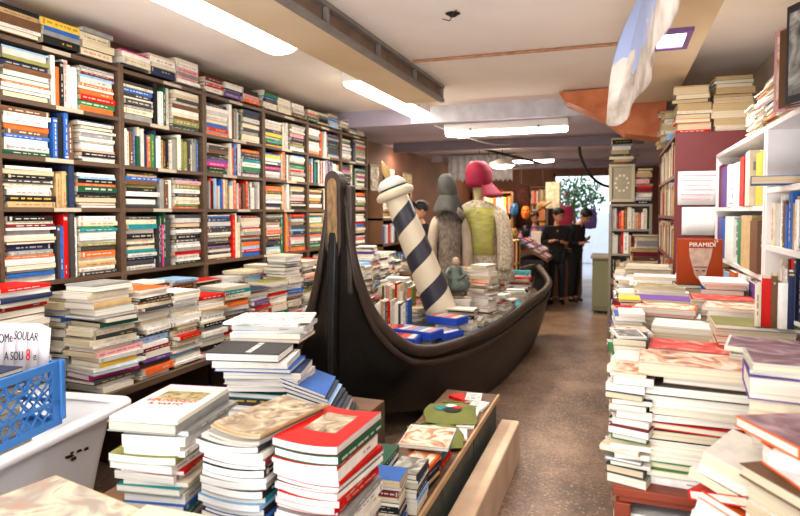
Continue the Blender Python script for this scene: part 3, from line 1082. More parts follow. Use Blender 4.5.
# newspaper pile in front of the boat's bow
s4, zt = stack(4400, -1.50, 2.36, .6605, height=.455, yaw=pi / 2 + R(14), size=(.245, .34, .024), wts=dict(zip(PAL, (24, 8, 10, 6, 6, 6, 10, 8, 8, 2, 1, 1, 4, 1, 2, 0, 0, 2, 1, 1, 1, 0))), desc='the pile topped by folded newspapers', group='pile under the newspapers',
      hard=.35, jit=.02, yjit=7, flip=.4, vary=.07, pages=PALEPG, lean=(-.03, .06), tops=[
    (MG, 'white', .25, .36, .010, {'art': 'news', 'artbox': (.03, .03, .97, .97), 'off': (-.06, .17), 'yaw': R(8), 'marks': False, 'label': 'folded newspaper lying on the tall pile before the boat bow'}),
    (MG, 'white', .26, .37, .012, {'art': 'news', 'off': (-.10, .165), 'yaw': R(-2)}), (MG, 'pale grey', .25, .35, .02, {'off': (-.06, .16)}), (MG, 'sky blue', .25, .35, .012, {'off': (-.065, .16)}),
    (MG, 'white', .25, .34, .022, {'off': (-.07, .15)}), (PB, 'tan', .24, .34, .014, {'off': (-.06, .14)}),
    (HB, 'charcoal', .235, .33, .036, {'off': (-.035, -.09), 'yaw': pi, 'pages': lin('f0eee8'), 'label': 'large charcoal book with a pale strip lying across the newspaper pile', 'art': 'news', 'artbox': (.1, .52, .9, .6)}),
    (MG, 'white', .25, .33, .028, {'art': 'news', 'off': (-.012, -.07)}), (HB, 'blue', .25, .34, .02, {'off': (0, -.06), 'yaw': pi}),
    (PB, 'navy', .25, .34, .03, {'off': (.03, -.04)}), (HB, 'white', .25, .34, .03, {'off': (.03, -.03)})])
# leaning magazines to the right of that pile
for k in range(9):
    rng = random.Random(500 + k)
    c = ('blue', 'navy', 'sky blue', 'black', 'navy', 'charcoal', 'grey', 'black', 'dark green')[k]
    M = Matrix.Translation((-1.315 + .012 * k, 2.40 + .005 * k, .865 - .02 * k)) @ Matrix.Rotation(R(16 + rng.uniform(-3, 3)), 4, 'Z') @ Matrix.Rotation(R(20 - k), 4, 'Y')
    put_book(rng, M @ Matrix.Rotation(pi, 4, 'Z'), .21, .30, .012, MG, c, f'{c} magazine {nth(k)} from the top of those sliding off towards the boat bow', 'magazines sliding off the newspaper pile', True, pages=PALEPG[k % 4])

# large marbled portfolio and a pale one nearest the viewer
put_book(random.Random(1), Matrix.Translation((-1.39, 1.09, .822)) @ Matrix.Rotation(R(-11), 4, 'Z'), .40, .34, .03, HB, 'tan', 'large marbled portfolio on the pile between the bathtub and the guide books', None, True, art='marble', artbox=(.01, .01, .99, .99), pages=lin('d8c8a8'))
stack(4500, -1.39, 1.09, .6605, height=.158, yaw=R(-11), size=(.36, .30, .026), style=HB, desc='the pile under the marbled portfolio', group='pile under the portfolio', show=1, jit=.01, yjit=3, vary=.04)
put_book(random.Random(2), Matrix.Translation((-1.05, 1.09, .832)) @ Matrix.Rotation(R(2), 4, 'Z'), .22, .31, .022, HB, 'cream', 'cream album lying below the white guide book pile', None, True, art='marble', artbox=(.01, .01, .99, .3), pages=lin('f0e8d8'))
stack(4510, -1.05, 1.09, .6605, height=.165, yaw=R(2), size=(.20, .28, .026), style=HB, desc='the pile under the cream album', group='pile under the cream album', show=1, jit=.01, yjit=3, vary=.04)

# bench piles
DK = dict(zip(PAL, (3, 3, 3, 3, 8, 10, 10, 6, 6, 2, 0, 1, 0, 2, 1, 4, 0, 4, 2, 0, 0, 0)))
stack(4600, -.845, 2.135, .4205, height=.20, yaw=pi / 2 + R(186), size=(.11, .155, .018), wts=DK, desc='the small pile topped by a blue pocket book', group='small pile at the bench end', hard=.2, jit=.003, yjit=1.5, flip=.5, vary=.03,
      tops=[(PB, 'blue', .125, .16, .03, {'label': 'blue pocket book crowning the small pile on the bench end'})])
stack(4610, -.80, 2.31, .4205, height=.165, yaw=R(182), size=(.12, .17, .017), wts=DK, desc='the pile behind the blue pocket book', group='second small pile on the bench', hard=.2, jit=.004, yjit=2, flip=0, vary=.03,
      tops=[(PB, 'charcoal', .12, .17, .02, {'art': 'photo', 'artbox': (0.02, .02, .98, .98)})])
stack(4620, -.95, 2.32, .4205, height=.19, yaw=R(184), size=(.14, .20, .015), wts=MAGW, desc='the pale pile behind the red picture book', group='pale pile on the bench', show=8, style=MG, jit=.006, yjit=2, flip=0, vary=.05)
stack(4630, -.815, 2.50, .4205, height=.115, yaw=R(176), size=(.13, .18, .02), wts=DK, desc='the pile under the sandy photo book', group='pile under the sandy photo book', hard=.3, jit=.004, yjit=2, flip=0, vary=.04, tops=[(HB, 'orange', .13, .18, .02, {'art': 'warm'})])
stack(4640, -.83, 2.76, .4205, height=.13, yaw=R(180), size=(.13, .18, .02), wts=DK, desc='the pile hidden below the photo book', group='pile below the photo book', show=4, hard=.3, jit=.004, yjit=2, flip=0, vary=.04)
put_book(random.Random(8), Matrix.Translation((-.83, 2.68, .556)) @ Matrix.Rotation(R(180 + 6), 4, 'Z'), .23, .26, .016, HB, 'pale grey', 'grey book with a sandy photo cover lying across the bench piles', None, True, art='warm', artbox=(.02, .02, .98, .98), pages=lin('e8e2d8'))

M_BAG = mat('olive_cotton', '767a3e', 0.9, var=0.18, scale=14)


def bag(loc, rz, s, label, seed):
    t = empty('cotton_bag', loc, label, 'bag', 'printed cotton bags on the bench', rz)
    rng = random.Random(seed)
    n = 12
    g = G()
    for side in (0, 1):
        pts = []
        for j in range(n + 1):
            for i in range(n + 1):
                u, v = i / n * 2 - 1, j / n * 2 - 1
                e = (1 - u ** 4) * (1 - v ** 4)
                z = .018 + (.026 if side else -.018) * e + .004 * sin(u * 5 + seed) * cos(v * 4) * e
                pts.append((u * (1 - .10 * v * v) * .135 * s + .008 * sin(v * 3 + seed), v * (1 - .10 * u * u) * .16 * s + .006 * sin(u * 4), max(z, 0.0005)))
        fs = []
        for j in range(n):
            for i in range(n):
                a = j * (n + 1) + i
                q = (a, a + 1, a + n + 2, a + n + 1)
                fs.append(q if side else q[::-1])
        g.mesh(pts, fs)
    g.build('cloth', M_BAG, t, smooth=True)
    for nm, col, u, v, r in (('printed_patch', 'teal', -.35, .0, .30), ('printed_patch', 'black', .05, -.12, .34), ('printed_patch', 'red', .25, .1, .2), ('printed_patch', 'white', .0, .28, .22)):
        gg = G()
        ring = [(u * .135 * s + r * .13 * s * cos(a * pi / 7) * (1 + .25 * sin(3 * a)), v * .16 * s + r * .11 * s * sin(a * pi / 7), (.0492, .0505, .0512, .0486)[('teal', 'black', 'red', 'white').index(col)]) for a in range(14)]
        gg.face(ring, LINP[col])
        gg.build(nm, M_COVER, t, col=True)['label'] = f'{col} print'
    for sx in (-1,):
        G().tube(spline([(-.06 * s, .15 * s, .02), (-.05 * s, .2 * s, .012), (.03 * s, .21 * s, .012), (.06 * s, .15 * s, .02)], 5), .006, 6).build('handle', M_BAG, t)
    return t


bag((-.90, 3.02, .4205), R(22), 1.1, 'olive cotton bag with a black and white print, nearer of the two on the bench', 1)
bag((-.915, 3.40, .4205), R(12), 1.15, 'olive cotton bag with teal and red print, farther of the two on the bench', 4)
rng = random.Random(9)
for k, (c, x, y, a) in enumerate((('white', -.80, 3.12, 14), ('white', -.80, 3.30, 10), ('white', -.815, 3.46, 4), ('white', -.80, 3.62, -6), ('red', -.93, 3.74, 60), ('white', -.86, 3.76, 8))):
    put_book(rng, Matrix.Translation((x, y, .4215 + .0 * k)) @ Matrix.Rotation(R(a), 4, 'Z'), .10, .15, .010 + .002 * k, PB, c, f'thin {c} booklet, {nth(k)} along the bench edge beside the olive bags', 'booklets beside the olive bags', True, art='news' if k % 2 else None)
# ------------------------------------------------------------------ gondola
M_HULL = mat('black_tarred_wood', '120f0d', 0.34, var=0.4, scale=5, stretch=(1, 1, 3), bump=0.25, bscale=25)
M_RIM = mat('worn_dark_gunwale', '3f322a', 0.42, var=0.45, scale=7, bump=0.2, bscale=30)
M_BARE = mat('bare_weathered_wood', '8a6a42', 0.7, col2='57422c', scale=14, stretch=(3, 3, 1))
rimR = [(-1.655, 3.50, 1.72), (-1.60, 3.52, 1.30), (-1.515, 3.61, .96), (-1.37, 3.73, .75), (-1.225, 3.92, .665), (-1.08, 4.57, .63), (-.97, 5.44, .63), (-.885, 6.5, .66), (-.80, 7.3, .70), (-.84, 7.85, .75), (-1.03, 8.4, .86)]
rimL = [(-1.745, 3.50, 1.72), (-1.82, 3.53, 1.30), (-1.945, 3.63, .96), (-2.10, 3.76, .75), (-2.21, 3.95, .665), (-2.32, 4.6, .63), (-2.35, 5.5, .63), (-2.27, 6.5, .66), (-1.98, 7.3, .70), (-1.62, 7.85, .75), (-1.07, 8.45, .86)]
chR = [(-1.665, 3.47, 1.6), (-1.64, 3.48, 1.15), (-1.60, 3.52, .78), (-1.545, 3.60, .50), (-1.46, 3.80, .30), (-1.2, 4.6, .07), (-1.04, 5.44, .02), (-.965, 6.5, .02), (-.92, 7.3, .08), (-.95, 7.85, .28), (-1.04, 8.38, .78)]
chL = [(-1.735, 3.47, 1.6), (-1.765, 3.48, 1.15), (-1.815, 3.53, .78), (-1.88, 3.62, .50), (-1.98, 3.83, .30), (-2.2, 4.65, .07), (-2.27, 5.5, .02), (-2.18, 6.5, .02), (-1.85, 7.3, .08), (-1.5, 7.85, .28), (-1.06, 8.42, .78)]
keel = [(-1.70, 3.43, 1.58), (-1.70, 3.42, 1.12), (-1.70, 3.42, .74), (-1.70, 3.43, .44), (-1.70, 3.55, .24), (-1.70, 4.6, .04), (-1.66, 5.46, .0), (-1.57, 6.5, .0), (-1.38, 7.3, .06), (-1.22, 7.85, .25), (-1.05, 8.43, .76)]
SP = [spline(c, 5) for c in (rimR, chR, keel, chL, rimL)]
boat = empty('gondola', (-1.6, 5.9, 0), 'black wooden gondola heaped with books standing on the floor beside the aisle', 'boat')
B = Vector((-1.6, 5.9, 0))
nS = len(SP[0])
prof = []
for i in range(nS):
    r, c, k, cl, l = (SP[j][i] for j in range(5))
    row = []
    for a, b2, n, bulge in ((r, c, 5, .035), (c, k, 3, .012), (k, cl, 3, .012), (cl, l, 5, .035)):
        mid = ((a + b2) / 2)
        ctr = Vector(((r.x + l.x) / 2, mid.y, mid.z + .2))
        out = (mid - ctr)
        out.z *= .3
        out = out.normalized() if out.length > 1e-4 else Vector((0, 0, -1))
        wid = min(1.0, abs(r.x - l.x) / .8)
        for q in range(n):
            t = q / n
            row.append(a.lerp(b2, t) + out * (bulge * wid * 4 * t * (1 - t)))
    row.append(l)
    prof.append([p - B for p in row])
g = G()
m = len(prof[0])
g.mesh([p for row in prof for p in row], [(i * m + j, i * m + j + 1, (i + 1) * m + j + 1, (i + 1) * m + j) for i in range(nS - 1) for j in range(m - 1)])
o = g.build('hull', M_HULL, boat, smooth=True)
sm = o.modifiers.new('planking', 'SOLIDIFY')
sm.thickness, sm.offset = .022, -1
# gunwale: double moulding each side
for cv, s in ((SP[0], 1), (SP[4], -1)):
    g = G()
    pts = [p - B for p in cv]
    g.tube([p + Vector((s * .008, -.004, .012)) for p in pts], [.018 + .022 * min(1, i / 12) for i in range(len(pts))], 10, flat=1.1)
    g.build('gunwale', M_RIM, boat, smooth=True)
    g = G()
    low = [p.lerp(q, .13 if i > 6 else .22) - B + Vector((s * .022, -.008, -.02)) for i, (p, q) in enumerate(zip(cv, SP[1] if s > 0 else SP[3]))]
    g.tube(low, [.010 + .014 * min(1, i / 12) for i in range(len(low))], 8)
    g.build('rubbing_strake', M_RIM, boat, smooth=True)
# stem post
g = G()
ln = spline([(-1.70, 3.50, .20), (-1.70, 3.41, .42), (-1.70, 3.40, .8), (-1.70, 3.42, 1.2), (-1.70, 3.45, 1.6), (-1.70, 3.47, 1.84)], 6)
sec = []
for i, p in enumerate(ln):
    t = i / (len(ln) - 1)
    w = .030 + .012 * t
    dpt = .09 + .03 * t
    if t > .97:
        w *= .7
    q = p - B
    sec.append([(q.x - w, q.y, q.z), (q.x - w * .6, q.y - .018, q.z), (q.x + w * .6, q.y - .018, q.z), (q.x + w, q.y, q.z), (q.x + w, q.y + dpt, q.z), (q.x - w, q.y + dpt, q.z)])
g.mesh([v for s in sec for v in s], [(i * 6 + k, i * 6 + (k + 1) % 6, (i + 1) * 6 + (k + 1) % 6, (i + 1) * 6 + k) for i in range(len(sec) - 1) for k in range(6)] + [tuple(range(5, -1, -1)), tuple((len(sec) - 1) * 6 + k for k in range(6))])
bevel(g.build('stem_post', M_HULL, boat), .006)
# rounded weathered head of the stem
g = G()
hp = []
for k in range(13):
    a = pi * k / 12
    hp.append((-1.70 + .055 * cos(a), 1.82 + .07 * sin(a)))
hp = [(-1.645, 1.42), *hp, (-1.755, 1.42), (-1.715, 1.28), (-1.68, 1.28)]
f_ = [(x - B.x, 3.435 - B.y - .02 * (z - 1.3), z) for x, z in hp]
b_ = [(x - B.x, 3.52 - B.y, z) for x, z in hp]
g.face(f_)
g.face(b_[::-1])
for i in range(len(hp)):
    j = (i + 1) % len(hp)
    g.face([f_[i], b_[i], b_[j], f_[j]])
shead = bevel(g.build('stem_head', M_RIM, boat), .012, 3)
g = G()
ip = [(-1.70 + (x + 1.70) * .62, 1.6 + (z - 1.6) * .84) for x, z in hp]
g.face([(x - B.x, 3.428 - B.y - .02 * (z - 1.3), z) for x, z in ip])
o = g.build('bare_wood_face', M_BARE, shead)
sm = o.modifiers.new('thickness', 'SOLIDIFY')
sm.thickness = .006
g = G().box(-1.645 - B.x, 3.49 - B.y, 1.1, -1.595 - B.x, 3.56 - B.y, 1.80)
bevel(g.build('stem_cheek', M_RIM, boat), .012, 2)
# floor boards inside, at book level
g = G()
ds = [i for i in range(nS) if i >= 17]
for i0, i1 in zip(ds, ds[1:]):
    def pt(cv, i, z=.58):
        a, b2 = (SP[0][i], SP[1][i]) if cv == 0 else (SP[4][i], SP[3][i])
        t = (z - b2.z) / (a.z - b2.z) if a.z > b2.z + .01 else .5
        t = max(0.0, min(.9, t))
        p = b2.lerp(a, t) - B
        p.z = max(z, p.z)
        p.x += -.035 if cv == 0 else .035
        return p
    g.face([pt(0, i0), pt(0, i1), pt(1, i1), pt(1, i0)])
g.build('deck', M_WOOD_DARK, boat)
# red stripe down near the waterline of the bow
DZ = .5805

# ------------------------------------------------------------------ striped mooring pole
def spiral():
    m = bpy.data.materials.new('navy_cream_spiral_paint')
    nt, b = nodes(m)
    tc = nt.nodes.new('ShaderNodeTexCoord')
    sp = nt.nodes.new('ShaderNodeSeparateXYZ')
    nt.links.new(tc.outputs['Object'], sp.inputs[0])

    def M2(op, a, bb):
        n = nt.nodes.new('ShaderNodeMath')
        n.operation = op
        for i, v in enumerate((a, bb)):
            if isinstance(v, (int, float)):
                n.inputs[i].default_value = v
            else:
                nt.links.new(v, n.inputs[i])
        return n.outputs[0]
    at = M2('ARCTAN2', sp.outputs[1], sp.outputs[0])
    u = M2('DIVIDE', at, 2 * pi)
    z = M2('DIVIDE', sp.outputs[2], .335)
    s = M2('ADD', M2('SUBTRACT', z, u), 20.37)
    fr = M2('FRACT', s, 0)
    st = M2('GREATER_THAN', fr, .56)
    mx = nt.nodes.new('ShaderNodeMix')
    mx.data_type = 'RGBA'
    mx.inputs[6].default_value = lin('d9cdb0')
    mx.inputs[7].default_value = lin('2d2d38')
    nt.links.new(st, mx.inputs[0])
    nt.links.new(mx.outputs[2], b.inputs['Base Color'])
    b.inputs['Roughness'].default_value = .45
    return m


def tag_pole():
    base, topp = Vector((-1.33, 4.94, .582)), Vector((-1.80, 4.80, 1.81))
    ax = (topp - base)
    Lp = ax.length
    q = Vector((0, 0, 1)).rotation_difference(ax.normalized())
    t = empty('mooring_pole', base, 'leaning mooring pole with navy and cream spiral stripes standing in the gondola', 'pole')
    t.rotation_mode = 'QUATERNION'
    t.rotation_quaternion = q
    G().lathe([(.138, 0), (.138, .02), (.130, .5), (.112, 1.0), (.102, Lp - .06), (.098, Lp - .05)], 40).build('shaft', spiral(), t, smooth=True)
    cw = mat('cream_paint', 'd8cbae', .5, var=.1)
    G().lathe([(.098, Lp - .07), (.150, Lp - .06), (.168, Lp - .04), (.164, Lp - .012), (.138, Lp + .008), (.125, Lp + .018)], 40).build('collar', cw, t, smooth=True)
    G().lathe([(.126, Lp + .016), (.129, Lp + .022), (.126, Lp + .03)], 40).build('ring', M_BLACK, t, smooth=True)
    G().lathe([(.124, Lp + .028), (.126, Lp + .045), (.108, Lp + .08), (.082, Lp + .105), (.04, Lp + .118), (.025, Lp + .125)], 40).build('cap', mat('off_white_paint', 'dedad2', .5), t, smooth=True)
    G().lathe([(.018, Lp + .12), (.026, Lp + .132), (.036, Lp + .16), (.033, Lp + .19), (.016, Lp + .24), (.002, Lp + .275)], 20).build('finial', mat('gilded_wood', 'c2a468', .4), t, smooth=True)


tag_pole()

# ------------------------------------------------------------------ books in the gondola
GG = 'books in the gondola'
M_BLUEBOX = mat('blue_box_card', '2748b0', .35, var=.08)


def boxset(x, y, z, rz, w, d, h, label, cols):
    t = empty('box_set', (x, y, z), label, 'box set', 'blue box sets in the gondola', rz)
    g = G()
    th = .006
    g.box(-w / 2, -d / 2, 0, w / 2, d / 2, th)
    g.box(-w / 2, -d / 2, h - th, w / 2, d / 2, h)
    g.box(-w / 2, -d / 2, th, -w / 2 + th, d / 2, h - th)
    g.box(w / 2 - th, -d / 2, th, w / 2, d / 2, h - th)
    g.box(-w / 2 + th, -d / 2, th, w / 2 - th, -d / 2 + th, h - th)
    bevel(g.build('slipcase', M_BLUEBOX, t), .003, 1)
    gg = G()
    for k in range(5):
        x0 = -w / 2 + w * (.06 + .18 * k)
        gg.face([(x0, -d * .42, h + .0008), (x0 + w * .15, -d * .42, h + .0008), (x0 + w * .15, d * .42, h + .0008), (x0, d * .42, h + .0008)], LINP[cols[k % len(cols)]])
    gg.build('printed_panel', M_COVER, t, col=True)
    p = G()
    p.box(-w / 2 + th * 1.2, -d / 2 + th * 1.2, th * 1.1, w / 2 - th * 1.2, d / 2 - .008, h - th * 1.2, col=PAGES[1])
    p.build('volume', M_PAGE, t, col=True)


bx = [(-1.47, 4.02, .0, 4, .30, .20, .07, ('orange', 'white', 'red')), (-1.37, 4.2, .03, -12, .30, .20, .06, ('white', 'pink', 'sky blue')), (-1.60, 4.27, .02, 18, .28, .19, .06, ('red', 'cream', 'orange')),
      (-1.26, 4.40, .0, -24, .22, .26, .05, ('sky blue', 'white', 'pink')), (-1.27, 4.60, .07, -16, .28, .19, .06, ('orange', 'cream', 'pink'))]
pos = ['beside the stem end', 'nearest the aisle gunwale', 'before the upright comics', 'with pale stripes under the white pads', 'raised on a low pile, before the white pads']
for k, (x, y, dz, a, w, d, h, cols) in enumerate(bx):
    boxset(x, y, DZ + dz + .095, R(a), w, d, h, f'blue boxed set {pos[k]} in the gondola', cols)
for k, (x, y) in enumerate(((-1.47, 4.02), (-1.37, 4.2), (-1.60, 4.27), (-1.26, 4.40), (-1.27, 4.60))):
    stack(5200 + k, x, y, DZ, height=.09 + bx[k][2], yaw=R(90), size=(.12, .18, .02), desc=f'the low pile under the boxed set {pos[k]}'.replace(' with pale stripes under the white pads', ' by the pads').replace(', before the white pads', '').replace('raised on a low pile', 'in the middle'),
          group='low piles under the boxed sets', jit=.01, vary=.05, word='book', single=False)
upright_row(5300, (-1.98, 4.50, DZ + .06), (.12, -.99, 0), (.99, .12, 0), .42, 'in the gondola comic row', size=(.17, .25, .02), wts=dict(zip(PAL, (20, 14, 6, 4, 6, 3, 1, 1, 0, 0, 0, 0, 0, 1, 1, 2, 0, 10, 6, 1, 0, 0))), group=GG, hard=.2, end='left end')
stack(5310, -1.83, 4.60, DZ, height=.055, yaw=R(90), size=(.2, .34, .025), desc='', single=False, jit=.0, yjit=0, vary=.03)
M = upright_matrix((-2.02, 4.42, DZ + .12 + .10), (0.1, -1, 0), (1, .1, 0))
cb = bevel(G().box(-.09, -.006, 0, .09, .006, .19).build('cardboard_divider', mat('brown_cardboard', 'b3834a', .8, var=.15), loc=(-2.0, 4.4, DZ)), .002, 1)
cb.rotation_euler = (R(-12), 0, R(-14))
tag(cb, 'brown cardboard divider with a white sticker before the comic row', 'divider')
G().box(-.018, -.0075, .08, .018, -.006, .11).build('sticker', M_PAPER, cb)
upright_row(5320, (-1.97, 4.95, DZ + .14), (0.1, -1, 0), (1, .1, 0), .30, 'in the second comic row behind', single=False, size=(.17, .25, .02), wts=dict(zip(PAL, (10, 14, 6, 4, 4, 1, 1, 1, 0, 0, 0, 0, 6, 3, 1, 8, 0, 14, 3, 4, 0, 0))), group=GG, hard=.2, end='left end')
stack(5330, -1.82, 5.05, DZ, height=.135, yaw=R(90), size=(.22, .34, .03), desc='', single=False, jit=.0, yjit=0, vary=.03)
gp = [(-1.14, 5.32, .58, 'the tall orange-banded pile', 'tall pile', .95), (-1.36, 5.62, .52, 'the white pile behind the statue', 'white pile', 1), (-1.21, 4.86, .25, 'the white pads before the tall pile', 'pads', 1), (-1.16, 5.06, .14, 'the cream pile at the pole foot', 'pole', 1),
      (-1.33, 5.15, .29, 'the pile under the statue', 'statue', 1), (-1.09, 5.75, .26, 'the low pile behind the tall pile', 'low', 1), (-1.28, 6.75, .33, 'the pile below the lace sleeve', 'lace', 1), (-1.05, 6.95, .38, 'the pile near the stern', 'stern', 1),
      (-2.02, 5.30, .35, 'the bright magazine pile by the far gunwale', 'bright', 1), (-1.75, 5.45, .35, 'the pile behind the striped pole', 'behind pole', 1), (-2.1, 5.75, .38, 'the second pile by the far gunwale', 'second', 1), (-1.62, 5.72, .3, 'the pile before the dummy in the cap', 'dummy', 1)]
for k, (x, y, hgt, d, gname, sc) in enumerate(gp):
    tops = []
    w = PALEW if k != 8 else dict(zip(PAL, (8, 6, 4, 1, 1, 0, 1, 3, 6, 3, 6, 1, 6, 8, 1, 8, 6, 3, 1, 4, 1, 2)))
    if k == 0:
        tops = [(PB, 'white', .15, .21, .03, {}), (PB, 'white', .15, .21, .03, {}), (PB, 'white', .15, .21, .035, {}), (PB, 'cream', .15, .21, .03, {}), (PB, 'white', .15, .21, .03, {}), (HB, 'orange', .17, .23, .022, {'yaw': R(90)}), (PB, 'teal', .17, .23, .022, {}),
                (HB, 'olive', .17, .24, .026, {}), (HB, 'red', .17, .24, .016, {'yaw': R(90)})]
    stack(5400 + k, x, y, DZ, height=hgt, yaw=R(-90 + (k * 37 % 30) - 15), size=(.155, .22, .022), wts=w, desc=d, group=f'gondola {gname} books', jit=.012, yjit=6, flip=.35, quarter=.1, hard=.3, vary=.1, tops=tops, single=(k in (0, 1, 2, 3, 8)), show=(16, 8, 8, 5, 9, 9, 9, 9, 6)[min(k, 8)])

for k, (x, y, hgt, a) in enumerate(((-1.30, 6.0, .30, 10), (-1.08, 6.1, .17, -20), (-1.45, 5.3, .22, 30), (-1.5, 4.72, .12, 12), (-1.68, 4.95, .22, -8), (-1.05, 6.62, .2, 15), (-1.22, 7.15, .25, 0), (-1.55, 5.1, .2, 0), (-1.85, 5.75, .3, 20), (-2.05, 6.1, .3, 5))):
    stack(5600 + k, x, y, DZ, height=hgt, yaw=R(-90 + a), size=(.15, .21, .02), wts=PALEW, desc='', jit=.014, yjit=9, flip=.35, hard=.3, vary=.12, single=False)
# seated figurine
M_FIG = mat('green_grey_pottery', '5f6a62', .4, var=.4, scale=18)
fg = empty('figurine', (-1.33, 5.13, DZ + .31), 'small grey-green figurine of a seated lady beside the striped pole', 'figurine')
G().box(-.075, -.06, 0, .075, .06, .045).build('plinth', M_WOOD_DARK, fg)
G().lathe([(.085, .075, 0, 0, .045), (.11, .10, .01, -.01, .08), (.105, .095, .02, -.01, .12), (.075, .07, 0, 0, .17), (.05, .045, -.01, 0, .20), (.06, .045, -.01, 0, .235), (.045, .035, -.01, 0, .262), (.018, .018, -.01, 0, .27)], 20).build('body', M_FIG, fg, smooth=True)
G().lathe([(.012, .012, -.01, 0, .265), (.03, .03, -.01, 0, .285), (.034, .034, -.01, 0, .305), (.026, .026, -.01, 0, .33), (.008, .008, -.01, 0, .342)], 16).build('head', mat('pottery_skin', 'b09478', .5), fg, smooth=True)
for s in (-1, 1):
    G().tube([(-.01 + s * .055, 0, .24), (s * .085, -.05, .19), (s * .03, -.09, .15)], [.02, .018, .014], 8).build('arm', M_FIG, fg, smooth=True)
# teal scarf over the stern books
g = G()
n = 10
pts = []
for j in range(n + 1):
    for i in range(n + 1):
        u, v = i / n - .5, j / n - .5
        pts.append((u * .26, v * .30, .03 * (1 - (2 * u) ** 4) * (1 - (2 * v) ** 4) + .012 * sin(9 * u + 4 * v)))
g.mesh(pts, [(j * (n + 1) + i, j * (n + 1) + i + 1, (j + 1) * (n + 1) + i + 1, (j + 1) * (n + 1) + i) for j in range(n) for i in range(n)])
o = g.build('folded_scarf', mat('teal_fabric', '1c93a8', .8, var=.2), smooth=True, loc=(-1.0, 6.30, DZ + .06))
sm = o.modifiers.new('thickness', 'SOLIDIFY')
sm.thickness = .02
tag(o, 'teal folded scarf lying on the books near the boat stern', 'scarf')
# ------------------------------------------------------------------ right-hand tables
M_REDWOOD = mat('red_stained_wood', '8e3a20', .45, col2='6b2814', scale=3, stretch=(1, 6, 1))
def book_table(x0, x1, y0, y1, label):
    tb = empty('book_table', ((x0 + x1) / 2, (y0 + y1) / 2, 0), label, 'table')
    hx, hy = (x1 - x0) / 2, (y1 - y0) / 2
    bevel(G().box(-hx, -hy, .722, hx, hy, .75).build('table_top', M_REDWOOD, tb), .004)
    for s_ in (-1, 1):
        G().box(-hx + .02, s_ * (hy - .03) - .01, .70, hx - .02, s_ * (hy - .03) + .01, .722).build('apron', M_REDWOOD, tb)
        G().box(s_ * (hx - .025) - .01, -hy + .05, .655, s_ * (hx - .025) + .01, hy - .05, .722).build('apron', M_REDWOOD, tb)
    G().box(-hx + .03, -hy + .05, .58, hx - .03, hy - .05, .60).build('shelf', M_REDWOOD, tb)
    for sx in (-hx + .03, hx - .03):
        for sy in (-hy + .03, hy - .03):
            bevel(G().box(sx - .025, sy - .025, 0, sx + .025, sy + .025, .70).build('leg', M_REDWOOD, tb), .004)


book_table(-.005, .62, 2.01, 4.70, 'long red-brown wooden table under the paperback piles beside the aisle')
book_table(-.005, .365, 4.72, 6.2, 'narrower red-brown table beside the dark red cabinet')
for k in range(3):
    o = G().box(-.13, -.17, 0, .13, .17, .05 + .012 * k).build('paper_ream', M_PAPER, loc=(.14 + .23 * (k % 2) + .02 * k, 2.22 + .36 * k, .6005))
    o.rotation_euler[2] = R((-4, 6, 3)[k])
    bevel(o, .003, 1)
    tag(o, ('loose sheaf of printed paper on the lower shelf of the red-brown table', 'second sheaf of paper on the lower table shelf, deeper in', 'third sheaf of paper on the lower table shelf, behind the others')[k], 'paper', 'paper on the lower shelf')

lt = empty('low_table', (.41, 1.52, 0), 'low dark side table under the tilted book piles', 'table')
G().box(-.22, -.46, .52, .22, .46, .55).build('table_top', M_WOOD_DARK, lt)
for sx in (-.19, .19):
    for sy in (-.42, .42):
        G().box(sx - .025, sy - .025, 0, sx + .025, sy + .025, .52).build('leg', M_WOOD_DARK, lt)

TZ = .7505
TABLE_PAGES = [lin(x) for x in ('e6dac0', 'ece2cc', 'dcccae', 'f0e8d8')]
RP = 'piles on the red-brown table'
BIG = dict(size=(.20, .30, .026), pages=TABLE_PAGES, yjit=3, jit=.008, vary=.06)
# the large pile facing the viewer at the table end
stack(6000, .235, 2.165, TZ, height=.40, yaw=R(-93), wts=dict(zip(PAL, (20, 14, 6, 5, 6, 6, 2, 2, 0, 0, 1, 2, 2, 6, 3, 2, 0, 8, 3, 2, 0, 0))), desc='the large pile at the table end', group='large pile at the table end', hard=.6, flip=.05, lean=(.03, 0), **BIG,
      tops=[(PB, 'pink', .21, .325, .040, {'art': 'warm', 'artbox': (.01, .01, .99, .99), 'yaw': 0, 'off': (-.01, 0), 'marks': False, 'label': 'thick paperback with a warm photo cover topping the large table-end pile'}),
            (HB, 'brown', .19, .25, .028, {'off': (.03, .01)}), (HB, 'charcoal', .21, .32, .032, {'yaw': 0}), (HB, 'cream', .21, .31, .042, {'yaw': 0}), (PB, 'white', .2, .27, .018, {}), (HB, 'burgundy', .2, .28, .028, {'yaw': R(4)})])
